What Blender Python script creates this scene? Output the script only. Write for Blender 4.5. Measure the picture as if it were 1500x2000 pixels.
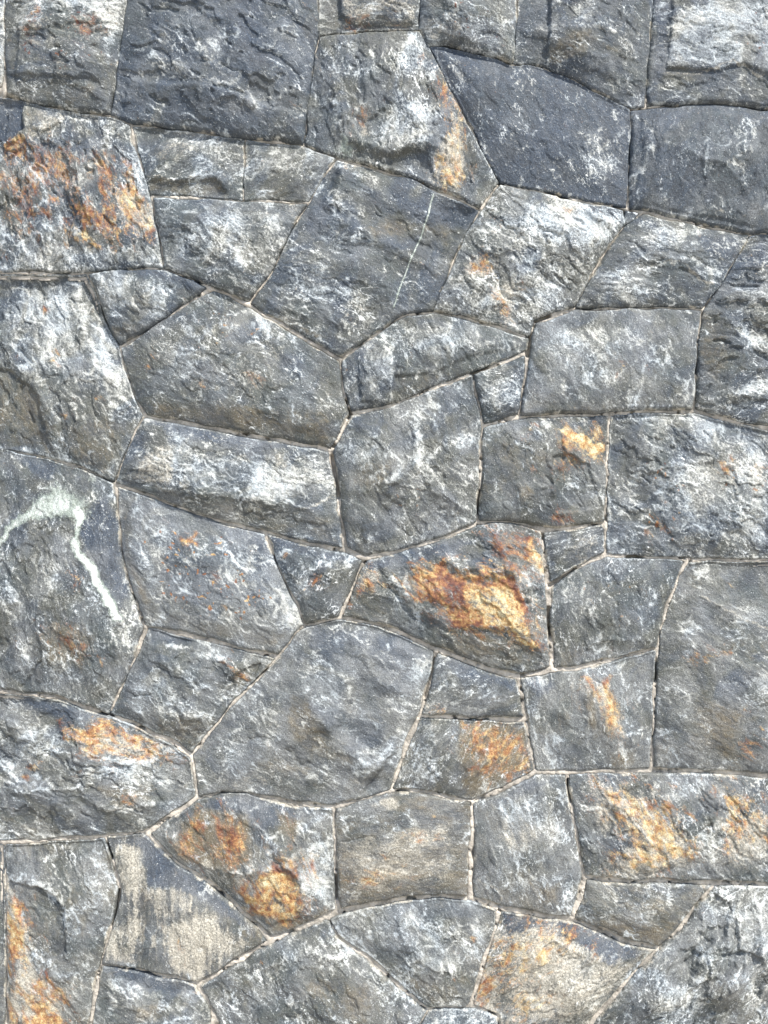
import bpy, math, random
import numpy as np
from mathutils import Vector

for o in list(bpy.data.objects):
    bpy.data.objects.remove(o)
scene = bpy.context.scene
COL = scene.collection

# ---------------------------------------------------------------- camera, sky, sun
# wall units: 1 unit of the layout = 1 mm; layout origin is the top left of the framed wall
def WX(px): return (px - 750.0) / 1000.0
def WZ(py): return (1000.0 - py) / 1000.0 + 1.35

CAM_D = 2.05
cam_d = bpy.data.cameras.new('camera'); cam = bpy.data.objects.new('camera', cam_d); COL.objects.link(cam)
cam.location = (0, -CAM_D, 1.35)
cam.rotation_euler = (math.radians(90), 0, 0)
cam_d.sensor_fit = 'HORIZONTAL'; cam_d.sensor_width = 36
cam_d.lens = 36 * (CAM_D - 0.022) / 1.5
cam_d.clip_start = 0.05; cam_d.clip_end = 500
scene.camera = cam

SUN = Vector((0.42, -0.52, 0.80)).normalized()
elev = math.asin(SUN.z); azim = math.atan2(SUN.x, SUN.y)
w = bpy.data.worlds.new('World'); scene.world = w; w.use_nodes = True
nt = w.node_tree; nt.nodes.clear()
sky = nt.nodes.new('ShaderNodeTexSky'); sky.sky_type = 'NISHITA'; sky.sun_disc = False
sky.sun_elevation = elev; sky.sun_rotation = azim
bg = nt.nodes.new('ShaderNodeBackground'); bg.inputs[1].default_value = 0.15
wo = nt.nodes.new('ShaderNodeOutputWorld')
nt.links.new(sky.outputs[0], bg.inputs[0]); nt.links.new(bg.outputs[0], wo.inputs[0])
sl = bpy.data.lights.new('sun', 'SUN'); sl.energy = 5.0; sl.angle = math.radians(0.5); sl.color = (1.0, 0.95, 0.87)
so = bpy.data.objects.new('sun', sl); COL.objects.link(so); so.location = (2, -3, 5)
so.rotation_euler = SUN.to_track_quat('Z', 'Y').to_euler()
scene.view_settings.view_transform = 'Standard'; scene.view_settings.look = 'None'
scene.view_settings.gamma = 1; scene.view_settings.exposure = 0.5

# ---------------------------------------------------------------- noise
def _h(ix, iy, seed):
    h = (ix.astype(np.int64) * 374761393 + iy.astype(np.int64) * 668265263 + seed * 1442695041) & 0xffffffff
    h = ((h ^ (h >> 13)) * 1274126177) & 0xffffffff
    return (h ^ (h >> 16)) & 0xffff
_A = np.arange(65536) * (2 * np.pi / 65536); _CS = np.cos(_A).astype(np.float32); _SN = np.sin(_A).astype(np.float32)
def pn(x, y, seed=0):
    x0 = np.floor(x); y0 = np.floor(y); fx = (x - x0).astype(np.float32); fy = (y - y0).astype(np.float32)
    ix = x0.astype(np.int64); iy = y0.astype(np.int64)
    u = fx * fx * fx * (fx * (fx * 6 - 15) + 10); v = fy * fy * fy * (fy * (fy * 6 - 15) + 10)
    def g(dx, dy):
        a = _h(ix + dx, iy + dy, seed); return _CS[a] * (fx - dx) + _SN[a] * (fy - dy)
    a = g(0, 0); b = g(1, 0); c = g(0, 1); d = g(1, 1)
    t = a + u * (b - a); q = c + u * (d - c)
    return (t + v * (q - t)) * 1.5
def fbm(x, y, seed=0, octv=4, gain=0.5, lac=2.03):
    s = 0; a = 1.0; tot = 0; f = 1.0
    for k in range(octv):
        s = s + a * pn(x * f + 17.3 * k, y * f - 9.1 * k, seed + k * 31); tot += a; a *= gain; f *= lac
    return s / tot
def ridged(x, y, seed=0, octv=4, gain=0.55):
    s = 0; a = 1.0; tot = 0; f = 1.0
    for k in range(octv):
        s = s + a * (1 - np.abs(pn(x * f + 5.7 * k, y * f + 3.3 * k, seed + k * 57)) * 2); tot += a; a *= gain; f *= 2.07
    return s / tot
def sst(a, b, x):
    t = np.clip((x - a) / (b - a), 0, 1); return t * t * (3 - 2 * t)
def seg_dist(X, Y, ax, ay, bx, by):
    dx = bx - ax; dy = by - ay; L = dx * dx + dy * dy + 1e-9
    t = np.clip(((X - ax) * dx + (Y - ay) * dy) / L, 0, 1)
    return np.hypot(X - ax - t * dx, Y - ay - t * dy)
def sdf(X, Y, P):
    """signed distance to a polygon, positive inside"""
    D = np.full(X.shape, 1e9, np.float32); ins = np.zeros(X.shape, bool); n = len(P)
    for i in range(n):
        ax, ay = P[i]; bx, by = P[(i + 1) % n]
        D = np.minimum(D, seg_dist(X, Y, ax, ay, bx, by))
        if ay != by:
            c = ((ay > Y) != (by > Y)) & (X < (bx - ax) * (Y - ay) / (by - ay) + ax); ins ^= c
    return np.where(ins, D, -D)
def pl_dist(X, Y, P):
    D = np.full(X.shape, 1e9, np.float32)
    for i in range(len(P) - 1): D = np.minimum(D, seg_dist(X, Y, *P[i], *P[i + 1]))
    return D
def E(cx, cy, rx, ry, rot=0, n=14):
    c = math.cos(math.radians(rot)); s = math.sin(math.radians(rot)); r = []
    for k in range(n):
        a = 2 * math.pi * k / n; x = rx * math.cos(a); y = ry * math.sin(a); r.append((cx + x * c - y * s, cy + x * s + y * c))
    return r


# ---------------------------------------------------------------- the stones: outline, mineral colour, painted-in shade, relief
# feature kinds: rust/spots/w(hite)/c(ream)/o(live)/b(lue)/v(ein) patches; wl/cl/vl/rl lines; up/tilt facets; ridge/groove/crack relief
L0, R1, T0, B1 = -200, 1700, -200, 2200
STONES = [
 dict(label='grey stone with white upper rim and rusty brown mottled middle in the top left corner', p=[(8,T0),(262,T0),(243,0),(232,75),(222,140),(211,217),(150,212),(100,202),(45,190),(9,180),(4,90)],
   w=.12,o=.25,rough=1.5,bump=.8,ang=20, f=[('w',.75,6,[(60,-40),(240,-40),(234,40),(225,70),(205,45),(150,15),(90,25),(40,60),(30,20)]),('w',.8,5,[(205,30),(230,25),(222,80),(212,120),(202,90)]),
    ('c',.3,9,[(40,30),(190,20),(205,90),(190,160),(120,165),(30,140)]),('spots',.75,6,[(40,25),(200,15),(200,110),(100,150),(35,110)],.15),('rust',.62,6,[(55,30),(78,22),(70,45),(52,75),(50,60)],.2),('rust',.55,6,[(150,45),(200,30),(195,55),(160,80)],.2),
    ('o',.3,8,[(10,150),(110,155),(180,170),(190,210),(10,185)]),('ridge',7,14,[(30,60),(60,22),(150,10),(200,30),(210,70)]),('up',6,10,[(35,40),(200,20),(208,90),(190,155),(30,145)])]),
 dict(label='largest dark slate stone at the top left, blue grey with white scuffed flake scars', p=[(245,T0),(622,T0),(619,0),(618,64),(611,100),(602,180),(595,240),(590,277),(535,268),(475,264),(380,250),(250,233),(213,218),(223,140),(233,75),(244,0)],
   w=.03,o=-.05,b=.4,rough=1.3,ang=35,bump=1.0,lift=3,ter=1.2, f=[('w',.35,12,[(265,50),(290,30),(330,60),(400,25),(450,30),(470,90),(490,150),(480,190),(420,190),(350,150),(280,130)]),('b',.5,10,[(455,20),(500,10),(510,120),(480,90)]),
    ('o',.45,10,[(280,140),(360,160),(470,190),(590,250),(585,275),(475,262),(380,246),(300,225),(300,180)]),('wl',.4,8,[(270,95),(330,130),(400,165),(450,170)]),('wl',.35,7,[(500,90),(545,100),(530,150),(560,230)]),('w',.25,10,[(500,60),(600,20),(610,100),(590,180),(560,140)]),
    ('ridge',7,16,[(260,90),(330,125),(420,170),(480,190)]),('ridge',6,12,[(400,30),(450,40),(470,100),(490,160)]),('groove',6,12,[(420,60),(440,130)]),('up',8,12,[(250,150),(400,170),(560,215),(600,230),(600,290),(230,240)]),('wl',.5,4,[(495,190),(540,195),(556,178)])]),
 dict(label='small stone with a pinkish buff patch at the top centre, left of two', p=[(621,T0),(826,T0),(820,0),(818,50),(740,53),(660,57),(620,63)],w=.1,o=.15,rough=1.2,bump=.5,
   f=[('c',.62,5,[(662,-30),(815,-30),(812,45),(760,48),(700,40),(668,28)]),('up',9,6,[(662,-150),(850,-150),(820,38),(740,44),(690,40),(664,25)]),('rust',.5,6,[(680,35),(715,30),(720,46),(690,48)],.1),('o',.4,6,[(625,-30),(660,-30),(662,50),(630,50)])]),
 dict(label='grey stone with rusty brown freckles at the top, right of the pinkish one', p=[(828,T0),(1022,T0),(1011,0),(1006,110),(1003,116),(950,99),(910,91),(870,81),(838,80),(819,50),(821,0)],w=.3,o=.3,c=.2,rough=1.1,
   f=[('spots',.7,8,[(850,0),(960,0),(990,90),(930,80),(850,60)],.25),('o',.3,8,[(830,30),(880,70),(950,95),(840,78)]),('c',.25,8,[(840,30),(900,50),(890,75),(840,72)]),('ridge',6,10,[(835,30),(860,60),(930,85),(1000,105)]),('b',.4,6,[(822,0),(838,0),(842,70),(824,50)])]),
 dict(label='dark slate stone at the top right with a vertical step and low brown band', p=[(1024,T0),(1282,T0),(1279,0),(1272,100),(1264,203),(1235,204),(1170,171),(1120,145),(1065,123),(1040,118),(1007,115),(1013,0)],w=.08,o=.05,b=.35,ang=30,
   f=[('up',10,6,[(1072,-200),(1290,-200),(1270,210),(1180,180),(1070,128),(1076,60)]),('w',.5,9,[(1115,30),(1150,0),(1180,35),(1215,55),(1190,65),(1150,60),(1120,50)]),('o',.75,6,[(1075,90),(1110,70),(1150,65),(1180,85),(1218,98),(1210,108),(1150,105),(1110,120),(1072,120)]),
    ('c',.3,8,[(1080,80),(1140,75),(1150,95),(1100,115),(1075,115)]),('ridge',5,8,[(1090,120),(1140,105),(1185,115),(1190,140)]),('wl',.3,6,[(1090,0),(1080,60),(1074,120)]),('w',.2,10,[(1220,120),(1260,100),(1250,190),(1230,180)])]),
 dict(label='stone in the top right corner with a broad white crystalline face', p=[(1284,T0),(R1,T0),(R1,230),(1500,205),(1450,197),(1390,194),(1320,199),(1266,202),(1273,100),(1281,0)],w=.12,b=.25,o=.1,rough=1.0,bump=.5,
   f=[('w',.7,7,[(1325,15),(1400,0),(1520,0),(R1,-10),(R1,130),(1500,140),(1450,125),(1400,135),(1305,125),(1312,60)]),('up',6,6,[(1322,-200),(R1,-200),(R1,150),(1500,145),(1450,125),(1400,138),(1303,130),(1312,60)]),('spots',.6,6,[(1400,20),(1520,20),(1510,110),(1430,100)],.2),
    ('c',.4,6,[(1315,15),(1345,15),(1335,90),(1315,100)]),('cl',.6,4,[(1300,140),(1360,145),(1400,132),(1430,122),(1480,145),(1500,142)]),('wl',.4,3,[(1488,140),(1487,200)]),('o',.4,7,[(1300,130),(1380,140),(1360,165),(1300,150)]),('b',.5,9,[(1285,0),(1310,0),(1300,120),(1285,180)])]),  # blue strip left of the raised face is its shadow, painted in
 dict(label='tapering stone near the top with white and cream rust streaks running downwards', p=[(622,66),(660,60),(740,56),(818,53),(837,82),(871,150),(904,215),(934,270),(974,350),(940,401),(900,384),(800,339),(700,313),(655,298),(592,276),(597,240),(604,180),(613,100)],w=.14,b=.1,ang=82,rough=1.4,bump=1.1,lift=2,
   f=[('w',.6,7,[(780,90),(800,60),(830,75),(860,130),(850,170),(810,150),(770,160)]),('w',.7,8,[(745,250),(770,200),(820,190),(845,215),(830,290),(790,285),(762,298),(740,275)]),('wl',.55,6,[(650,160),(658,210),(665,260),(672,262)]),('wl',.5,5,[(700,150),(702,180),(695,230)]),('wl',.3,8,[(640,90),(665,150)]),('wl',.3,8,[(680,80),(700,140)]),
    ('rust',.60,8,[(845,120),(880,170),(915,260),(912,340),(895,380),(855,350),(860,280),(880,250)],.85),('rust',.62,6,[(848,125),(865,150),(880,200),(895,260),(880,235),(870,210),(858,170)],.35),('c',.7,8,[(885,205),(900,220),(905,260),(910,310),(905,360),(890,378),(870,360),(850,310),(865,270),(885,250)]),('rust',.6,6,[(885,208),(903,240),(898,275),(884,262)],.75),('rust',.55,8,[(865,290),(905,300),(900,370),(872,360)],.65),
    ('c',.6,7,[(698,230),(712,215),(715,260),(700,268)]),('rust',.5,6,[(700,225),(712,220),(712,262),(700,262)],.6),('c',.5,6,[(838,330),(855,330),(852,360),(840,350)]),('rust',.5,5,[(838,335),(853,335),(852,355),(840,350)],.8),('c',.4,8,[(815,230),(850,190),(845,260),(825,280)]),
    ('ridge',9,10,[(690,275),(735,285),(762,300),(790,285),(830,275),(850,290)]),('up',-8,8,[(695,285),(760,303),(835,285),(850,350),(800,335),(700,305)]),('ridge',6,9,[(655,150),(665,220),(668,265)]),('v',.5,6,[(653,300),(668,262),(690,280),(692,308)]),('tilt',(.12,0),20,[(850,120),(905,230),(960,350),(930,380),(880,260)])]),
 dict(label='smooth dark navy grey five-sided stone at the upper right, darkest face of the wall', p=[(843,84),(870,84),(910,94),(950,102),(1003,120),(1040,121),(1065,127),(1120,148),(1170,175),(1235,208),(1235,260),(1232,310),(1229,400),(1160,387),(1110,377),(1050,364),(978,351),(936,268),(906,213),(873,148)],w=.02,wash=.2,b=.6,o=-.05,rough=.55,bump=.55,ang=60,
   f=[('w',.45,7,[(870,92),(900,100),(905,160),(890,150),(870,110)]),('w',.35,10,[(1120,260),(1180,250),(1225,290),(1215,330),(1130,345),(1110,320)]),('wl',.5,7,[(1190,185),(1215,240),(1232,270)]),('w',.35,10,[(1200,190),(1232,210),(1230,300),(1210,270)]),('wl',.35,5,[(1055,235),(1040,265),(1025,290)]),('groove',6,10,[(870,100),(900,140),(910,170)]),('wl',.2,6,[(950,320),(980,340)]),('o',.35,7,[(1160,370),(1210,360),(1210,385),(1170,380)])]),
 dict(label='dark grey blue stone on the right edge with pale curved wisps', p=[(1238,211),(1266,206),(1320,203),(1390,198),(1450,202),(1500,209),(R1,235),(R1,440),(1500,450),(1470,451),(1380,434),(1300,415),(1234,401),(1234,310)],w=.06,b=.42,o=0,rough=.8,bump=.7,ang=100,
   f=[('w',.35,8,[(1250,240),(1330,215),(1335,245),(1300,260),(1255,290)]),('wl',.4,5,[(1258,285),(1300,280)]),('wl',.35,7,[(1400,260),(1440,300),(1450,340),(1440,380)]),('w',.3,12,[(1400,250),(1480,220),(1480,330),(1450,370),(1420,320)]),('o',.5,8,[(1330,290),(1400,305),(1410,330),(1350,315)]),('o',.45,7,[(1365,400),(1500,400),(1500,445),(1400,430)]),('cl',.35,4,[(1370,410),(1440,420),(1500,415)]),('wl',.3,4,[(1290,350),(1300,385)]),('wl',.3,4,[(1345,340),(1350,380)]),('ridge',6,10,[(1340,300),(1410,320),(1450,370)]),('up',5,8,[(1255,215),(1258,300),(1240,390),(1520,450),(1520,215)])]),
 dict(label='tall rough stone on the left with scattered orange rust and cream crust', p=[(L0,170),(8,184),(45,194),(100,206),(150,216),(205,221),(249,236),(253,275),(283,350),(296,410),(312,500),(315,519),(270,518),(200,522),(150,527),(60,526),(L0,526)],w=.34,c=-.02,b=.15,rough=2.1,bump=.8,ang=70,
   f=[('rust',.58,14,[(10,270),(60,275),(130,290),(150,380),(60,400),(20,450),(0,400)],.45),('rust',.62,14,[(170,310),(235,290),(290,400),(295,440),(200,475),(140,450),(150,390),(190,390)],.6),('c',.02,14,[(20,240),(230,240),(300,430),(280,460),(20,480)]),('up',-11,5,[(-40,165),(42,190),(38,215),(42,248),(18,270),(-40,265)]),('b',.7,5,[(-40,165),(42,190),(38,215),(42,248),(18,270),(-40,265)]),('w',-.45,5,[(-40,165),(42,190),(38,215),(42,248),(18,270),(-40,265)]),('c',.6,9,[(45,195),(130,210),(190,215),(195,235),(160,235),(100,250),(60,270),(40,240)]),  # sunken corner darkened and blued as painted-in shadow
    ('rust',.75,6,[(0,270),(35,258),(60,268),(30,290),(0,295)],.65),('rust',.72,6,[(100,285),(125,290),(138,350),(135,380),(122,375),(105,330)],.5),('rust',.72,6,[(55,280),(90,290),(85,300),(50,295)],.3),('rust',.72,6,[(185,325),(215,330),(218,380),(210,395),(185,370)],.42),('rust',.7,6,[(205,295),(225,290),(240,330),(225,340)],.4),
    ('rust',.78,6,[(145,395),(180,400),(205,410),(210,440),(195,462),(160,440),(145,420)],.45),('rust',.75,6,[(135,440),(165,445),(190,470),(185,478),(160,465)],.85),('c',.6,8,[(230,370),(270,370),(297,410),(295,440),(275,455),(225,420)]),('rust',.66,7,[(235,375),(270,380),(272,400),(240,400)],.85),('rust',.66,6,[(275,415),(296,415),(290,440),(275,450)],.8),
    ('rust',.7,6,[(25,395),(45,385),(60,410),(100,410),(100,430),(60,425),(30,410)],.4),('rust',.7,5,[(28,440),(60,438),(68,450),(30,452)],.45),('rust',.65,5,[(70,450),(85,465),(75,475)],.4),('rust',.68,5,[(95,472),(130,475),(125,485),(98,480)],.6),('rust',.65,5,[(130,345),(140,365),(128,380)],.35),
    ('o',.5,9,[(60,360),(100,365),(105,400),(60,405)]),('b',.5,10,[(150,270),(195,250),(200,310),(160,320),(140,290)]),('w',-.3,10,[(150,270),(195,250),(200,310),(160,320),(140,290)]),('w',.45,8,[(60,310),(95,330),(110,365),(60,350),(30,330)]),('w',-.35,7,[(275,465),(300,440),(310,480),(290,480)]),('b',.5,7,[(275,465),(300,440),(310,480),(290,480)]),
    ('w',.3,10,[(230,290),(270,340),(285,380),(250,360)]),('groove',7,9,[(100,370),(130,410),(170,460)]),('ridge',7,8,[(230,250),(245,330),(275,380)]),('w',.3,9,[(20,480),(280,480),(300,510),(20,515)])]),
 dict(label='small flat grey stone with a buff flake scar, below the largest dark stone', p=[(252,238),(380,253),(473,267),(470,384),(380,379),(290,374),(284,345),(263,275)],w=.22,b=.1,o=.15,rough=.8,bump=.5,
   f=[('up',-9,5,[(255,240),(420,255),(400,268),(360,275),(330,262),(310,272),(290,290),(280,300),(262,270)]),('c',.65,5,[(287,296),(310,280),(340,268),(370,270),(385,275),(370,302),(340,310),(310,305)]),('o',.6,6,[(285,340),(330,348),(400,342),(430,352),(440,378),(290,372)]),('cl',.45,4,[(285,340),(340,350),(410,340)]),('cl',.4,5,[(425,265),(422,310),(440,345),(460,370)]),
     ('w',.25,10,[(290,305),(390,300),(420,270),(465,275),(460,370),(420,340),(300,335)]),('ridge',5,7,[(285,340),(340,347),(410,340),(440,365)]),('up',-7,6,[(285,350),(420,350),(450,385),(288,375)])]),
 dict(label='small mottled grey green stone between the buff-scarred stone and the large central slab', p=[(479,269),(590,280),(653,303),(624,349),(599,389),(540,385),(474,384)],w=.36,o=.2,b=.05,rough=1.0,bump=.5,
   f=[('o',.4,8,[(490,350),(600,345),(600,388),(480,382)]),('cl',.5,5,[(535,267),(590,279)]),('w',.2,10,[(500,290),(600,300),(590,330),(500,330)]),('w',-.3,8,[(560,345),(620,340),(600,385),(550,380)])]),
 dict(label='grey green stone with pale mottling below two small stones at the left', p=[(297,381),(380,385),(471,388),(596,394),(568,440),(543,490),(518,540),(482,589),(440,567),(406,553),(370,537),(318,519),(314,490),(300,420)],w=.22,o=.05,b=.12,rough=1.1,bump=1.0,ang=30,
   f=[('w',.45,10,[(400,395),(470,400),(550,420),(550,470),(520,520),(440,500),(400,450)]),('w',.35,9,[(310,430),(400,440),(440,500),(420,530),(350,500)]),('c',.35,6,[(555,392),(590,396),(575,430),(555,425)]),('ridge',9,12,[(380,420),(410,440),(440,430),(500,500)]),('groove',6,12,[(470,420),(500,480),(480,540)]),('w',-.25,10,[(480,400),(520,430),(520,480),(480,470)]),('wl',.4,5,[(535,425),(550,450),(540,475)]),('o',.3,9,[(330,510),(430,540),(480,580),(440,560)])]),
 dict(label='large smooth blue grey slab at the upper centre crossed by a thin pale quartz line', p=[(657,307),(700,321),(800,346),(900,391),(939,405),(910,450),(883,510),(863,560),(846,604),(800,605),(774,619),(719,657),(663,694),(620,669),(560,632),(486,591),(523,540),(548,490),(573,440),(601,394),(628,350)],w=.14,b=.25,o=.1,rough=.85,bump=.8,ang=28,lift=1,
   f=[('vl',.8,2.7,[(847,375),(838,410),(822,460),(800,510),(785,550),(768,600)]),('w',.4,10,[(560,470),(620,500),(700,570),(740,620),(720,650),(660,610),(560,560)]),('w',.4,8,[(630,370),(660,355),(690,380),(720,410),(740,440),(700,440),(660,410),(635,400)]),('wl',.35,6,[(660,320),(730,350),(750,380)]),('o',.5,7,[(640,300),(760,360),(700,350)]),('o',.7,8,[(520,600),(600,640),(660,660),(600,650)]),('o',.7,9,[(700,450),(760,420),(850,430),(900,440),(880,470),(800,450),(740,470)]),
     ('b',.45,12,[(760,370),(930,410),(900,430),(800,420)]),('w',-.3,12,[(760,370),(930,410),(860,560),(800,540),(740,470)]),('b',.4,10,[(590,430),(640,360),(640,420),(610,450)]),('w',-.3,10,[(590,430),(640,360),(640,420),(610,450)]),('o',.35,9,[(540,600),(620,620),(640,665),(570,635)]),('ridge',9,12,[(635,400),(680,440),(740,470),(860,530)]),('wl',.3,5,[(530,500),(600,560),(680,570)]),
     ('ridge',6,9,[(505,580),(570,610),(640,615),(680,640)]),('cl',.3,5,[(640,440),(700,470),(740,500)]),('wl',.3,4,[(810,460),(870,530),(850,540)]),('b',.3,9,[(620,560),(680,590),(700,640),(660,620)]),('tilt',(-.10,-.14),25,[(660,310),(930,405),(860,500),(640,400)])]),
 dict(label='pale crystalline stone with orange rust spots right of the large central slab', p=[(978,356),(1050,370),(1090,378),(1100,384),(1160,394),(1222,406),(1226,432),(1197,470),(1162,525),(1123,596),(1085,604),(1046,621),(1034,652),(960,628),(900,612),(850,604),(867,560),(888,510),(915,450),(943,405)],w=.42,c=.05,b=.05,rough=1.7,bump=1.3,ang=40,lift=2,
   f=[('w',.55,8,[(1050,400),(1110,380),(1160,410),(1220,425),(1190,470),(1130,480),(1060,460),(1010,440)]),('c',.35,9,[(1100,390),(1150,400),(1180,470),(1120,470)]),('rust',.8,6,[(930,505),(950,498),(970,515),(965,540),(945,535),(925,525)],.62),('c',.5,7,[(905,495),(975,495),(975,545),(900,540)]),('rust',.72,6,[(970,570),(985,565),(1000,610),(995,625),(980,600)],.55),('c',.55,7,[(950,560),(1000,545),(1010,630),(985,640),(960,600)]),
     ('rust',.7,4,[(1010,546),(1018,550),(1020,562),(1014,562)],.4),('rust',.55,4,[(1100,400),(1120,400),(1118,408),(1102,410)],.5),('rust',.6,5,[(965,430),(975,425),(972,445)],.4),('c',.5,6,[(1155,415),(1170,420),(1172,445),(1158,440)]),('w',.4,9,[(1010,540),(1060,550),(1100,590),(1060,600),(1020,580)]),('b',.5,8,[(975,480),(1050,490),(1060,530),(1000,530)]),
     ('w',-.35,8,[(1030,360),(1070,372),(1060,395),(1020,385)]),('o',.3,8,[(1120,530),(1160,525),(1120,590),(1090,580)]),('w',-.35,9,[(1090,560),(1150,535),(1120,592),(1095,590)]),('ridge',10,10,[(1050,395),(1020,440),(1000,480),(960,500)]),('ridge',9,9,[(1110,382),(1160,420),(1215,440)]),('groove',8,9,[(1000,500),(1060,540),(1100,560)]),('w',-.3,9,[(860,580),(900,520),(890,600)])]),
 dict(label='tiny dark wedge of stone where four joints meet at the upper right', p=[(1228,404),(1256,410),(1244,424),(1231,433),(1225,428)],w=.15,b=.3,rough=.5,bump=.2,nf=2,lift=-4,inset=1.2,f=[]),
 dict(label='grey stone with mottled white top and pale arc, right of the crystalline stone', p=[(1260,412),(1300,422),(1380,441),(1468,456),(1438,505),(1408,560),(1376,599),(1290,594),(1225,595),(1128,599),(1166,525),(1201,470),(1232,436)],w=.2,o=.12,b=.2,c=.06,rough=1.0,bump=.8,ang=15,
   f=[('w',.55,6,[(1258,440),(1330,438),(1340,460),(1320,490),(1270,480),(1250,465)]),('c',.3,6,[(1258,440),(1310,440),(1305,455),(1258,455)]),('cl',.5,5,[(1270,520),(1310,515),(1345,520),(1375,545),(1395,550)]),('w',.4,8,[(1165,530),(1220,520),(1260,560),(1250,585),(1170,575)]),('o',.4,8,[(1230,500),(1300,500),(1290,540),(1250,540)]),('w',-.25,10,[(1170,520),(1210,480),(1240,500),(1200,520)]),('c',.4,5,[(1375,510),(1390,508),(1390,522),(1378,520)]),('ridge',6,9,[(1245,500),(1300,510),(1350,515),(1390,550)]),('b',.4,10,[(1350,450),(1460,460),(1420,520),(1380,500)])]),
 dict(label='tall stone on the right edge with horizontal white streaks over dark layers', p=[(1472,458),(1500,455),(R1,445),(R1,850),(1500,830),(1420,812),(1364,799),(1368,720),(1372,660),(1380,604),(1412,560),(1442,505)],w=.14,o=.15,b=.15,rough=1.6,ang=8,ter=1.3,
   f=[('w',.55,7,[(1440,560),(1520,560),(R1,560),(R1,600),(1500,600),(1450,590)]),('w',.6,6,[(1425,620),(1450,640),(1520,655),(R1,650),(R1,690),(1520,690),(1460,665),(1430,645)]),('w',.6,5,[(1395,757),(1450,755),(1520,745),(R1,745),(R1,765),(1520,770),(1440,775),(1400,765)]),('wl',.45,6,[(1440,790),(1480,785),(1600,780)]),('o',.5,8,[(1372,610),(1425,620),(1430,700),(1400,750),(1370,700)]),('w',-.3,8,[(1372,620),(1425,620),(1440,700),(1430,730),(1372,700)]),
     ('ridge',8,8,[(1430,625),(1450,660),(1440,720),(1425,735)]),('b',.5,9,[(1430,500),(1500,460),(1500,520),(1430,540)]),('w',-.2,8,[(1440,700),(1520,700),(1520,740),(1440,740)]),('c',.3,6,[(1420,590),(1500,590),(1500,615),(1430,612)])]),
 dict(label='tall white scuffed stone on the left edge with a pale ridge and tiny orange dots', p=[(L0,530),(60,532),(163,534),(188,590),(213,650),(226,674),(238,720),(260,780),(273,810),(253,850),(233,900),(217,937),(150,907),(80,888),(L0,848)],w=.36,b=.08,o=.02,wash=.1,rough=1.4,ang=65,bump=1.0,
   f=[('wl',.75,8,[(135,548),(150,590),(155,640),(180,690),(205,730),(235,745)]),('w',.5,9,[(170,620),(195,630),(235,720),(255,780),(230,760),(190,720)]),('w',.3,12,[(30,560),(130,560),(150,680),(120,720),(40,720),(20,660)]),('o',.75,8,[(-60,680),(20,720),(80,770),(100,830),(90,880),(-60,860)]),('w',-.45,9,[(-60,690),(20,730),(80,770),(100,830),(80,885),(-60,860)]),('o',.6,10,[(100,830),(200,810),(260,820),(215,930),(150,905),(90,885)]),
     ('w',-.35,10,[(120,850),(200,815),(250,830),(215,930),(150,905)]),('rust',.75,4,[(65,587),(80,585),(82,598),(72,600)],.5),('rust',.7,4,[(102,685),(112,688),(110,698),(100,695)],.6),('rust',.72,4,[(112,705),(122,707),(118,716),(112,714)],.6),('rust',.72,4,[(120,812),(132,808),(128,818),(122,820)],.75),('rust',.7,4,[(138,785),(144,785),(142,793)],.6),('rust',.65,4,[(190,775),(198,775),(196,783)],.5),('rust',.65,4,[(136,798),(143,800),(140,805)],.6),
     ('ridge',11,9,[(135,545),(152,590),(158,640),(185,690),(215,740)]),('ridge',9,12,[(10,700),(60,750),(95,800),(100,880)]),('cl',.4,5,[(160,905),(190,912),(215,925)]),('wl',.4,5,[(60,560),(120,620),(80,700),(30,720)]),('up',-6,10,[(-200,690),(10,720),(70,770),(95,880),(-200,860)]),('b',.4,9,[(130,720),(180,730),(190,760),(150,770)]),('wl',.5,4,[(210,740),(215,780),(235,800),(245,815)]),('w',.4,7,[(45,690),(90,700),(60,720)])]),
 dict(label='triangular dark stone with diagonal silvery scratches at the left', p=[(171,535),(200,528),(270,523),(316,524),(370,543),(402,558),(360,587),(310,622),(265,652),(230,671),(217,648),(193,590)],w=.15,b=.15,rough=1.4,ang=48,bump=.7,ter=1.3,
   f=[('w',.55,8,[(185,535),(250,535),(310,540),(330,580),(320,610),(290,630),(240,600),(200,590)]),('b',.6,7,[(240,525),(320,525),(400,556),(370,565),(330,548),(260,532)]),('w',-.35,7,[(240,525),(320,525),(400,556),(370,570),(330,552),(260,535)]),('o',.5,8,[(215,630),(250,625),(290,632),(235,668),(220,655)]),('w',-.3,8,[(215,630),(250,625),(290,632),(235,668),(220,655)])]),
 dict(label='large domed olive grey six-sided stone left of centre', p=[(412,563),(440,577),(483,598),(560,643),(620,681),(660,702),(666,750),(678,808),(662,845),(643,872),(560,857),(470,842),(370,822),(283,809),(265,780),(243,720),(232,678),(265,658),(310,628),(360,594)],w=.12,o=.35,c=.1,b=.08,rough=.8,bump=.9,pil=20,ang=40,
   f=[('c',.22,18,[(290,650),(400,610),(520,620),(560,720),(480,780),(380,770),(300,740)]),('w',.25,14,[(300,650),(420,630),(520,650),(520,740),(420,770),(310,740)]),('o',.5,10,[(300,790),(450,790),(650,800),(640,865),(470,838),(300,810)]),('w',-.2,10,[(300,790),(450,800),(650,820),(640,865),(470,838),(300,810)]),('b',.5,10,[(540,690),(600,680),(600,740),(550,740)]),('w',.35,9,[(500,600),(560,645),(600,690),(540,660),(500,640)]),
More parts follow.
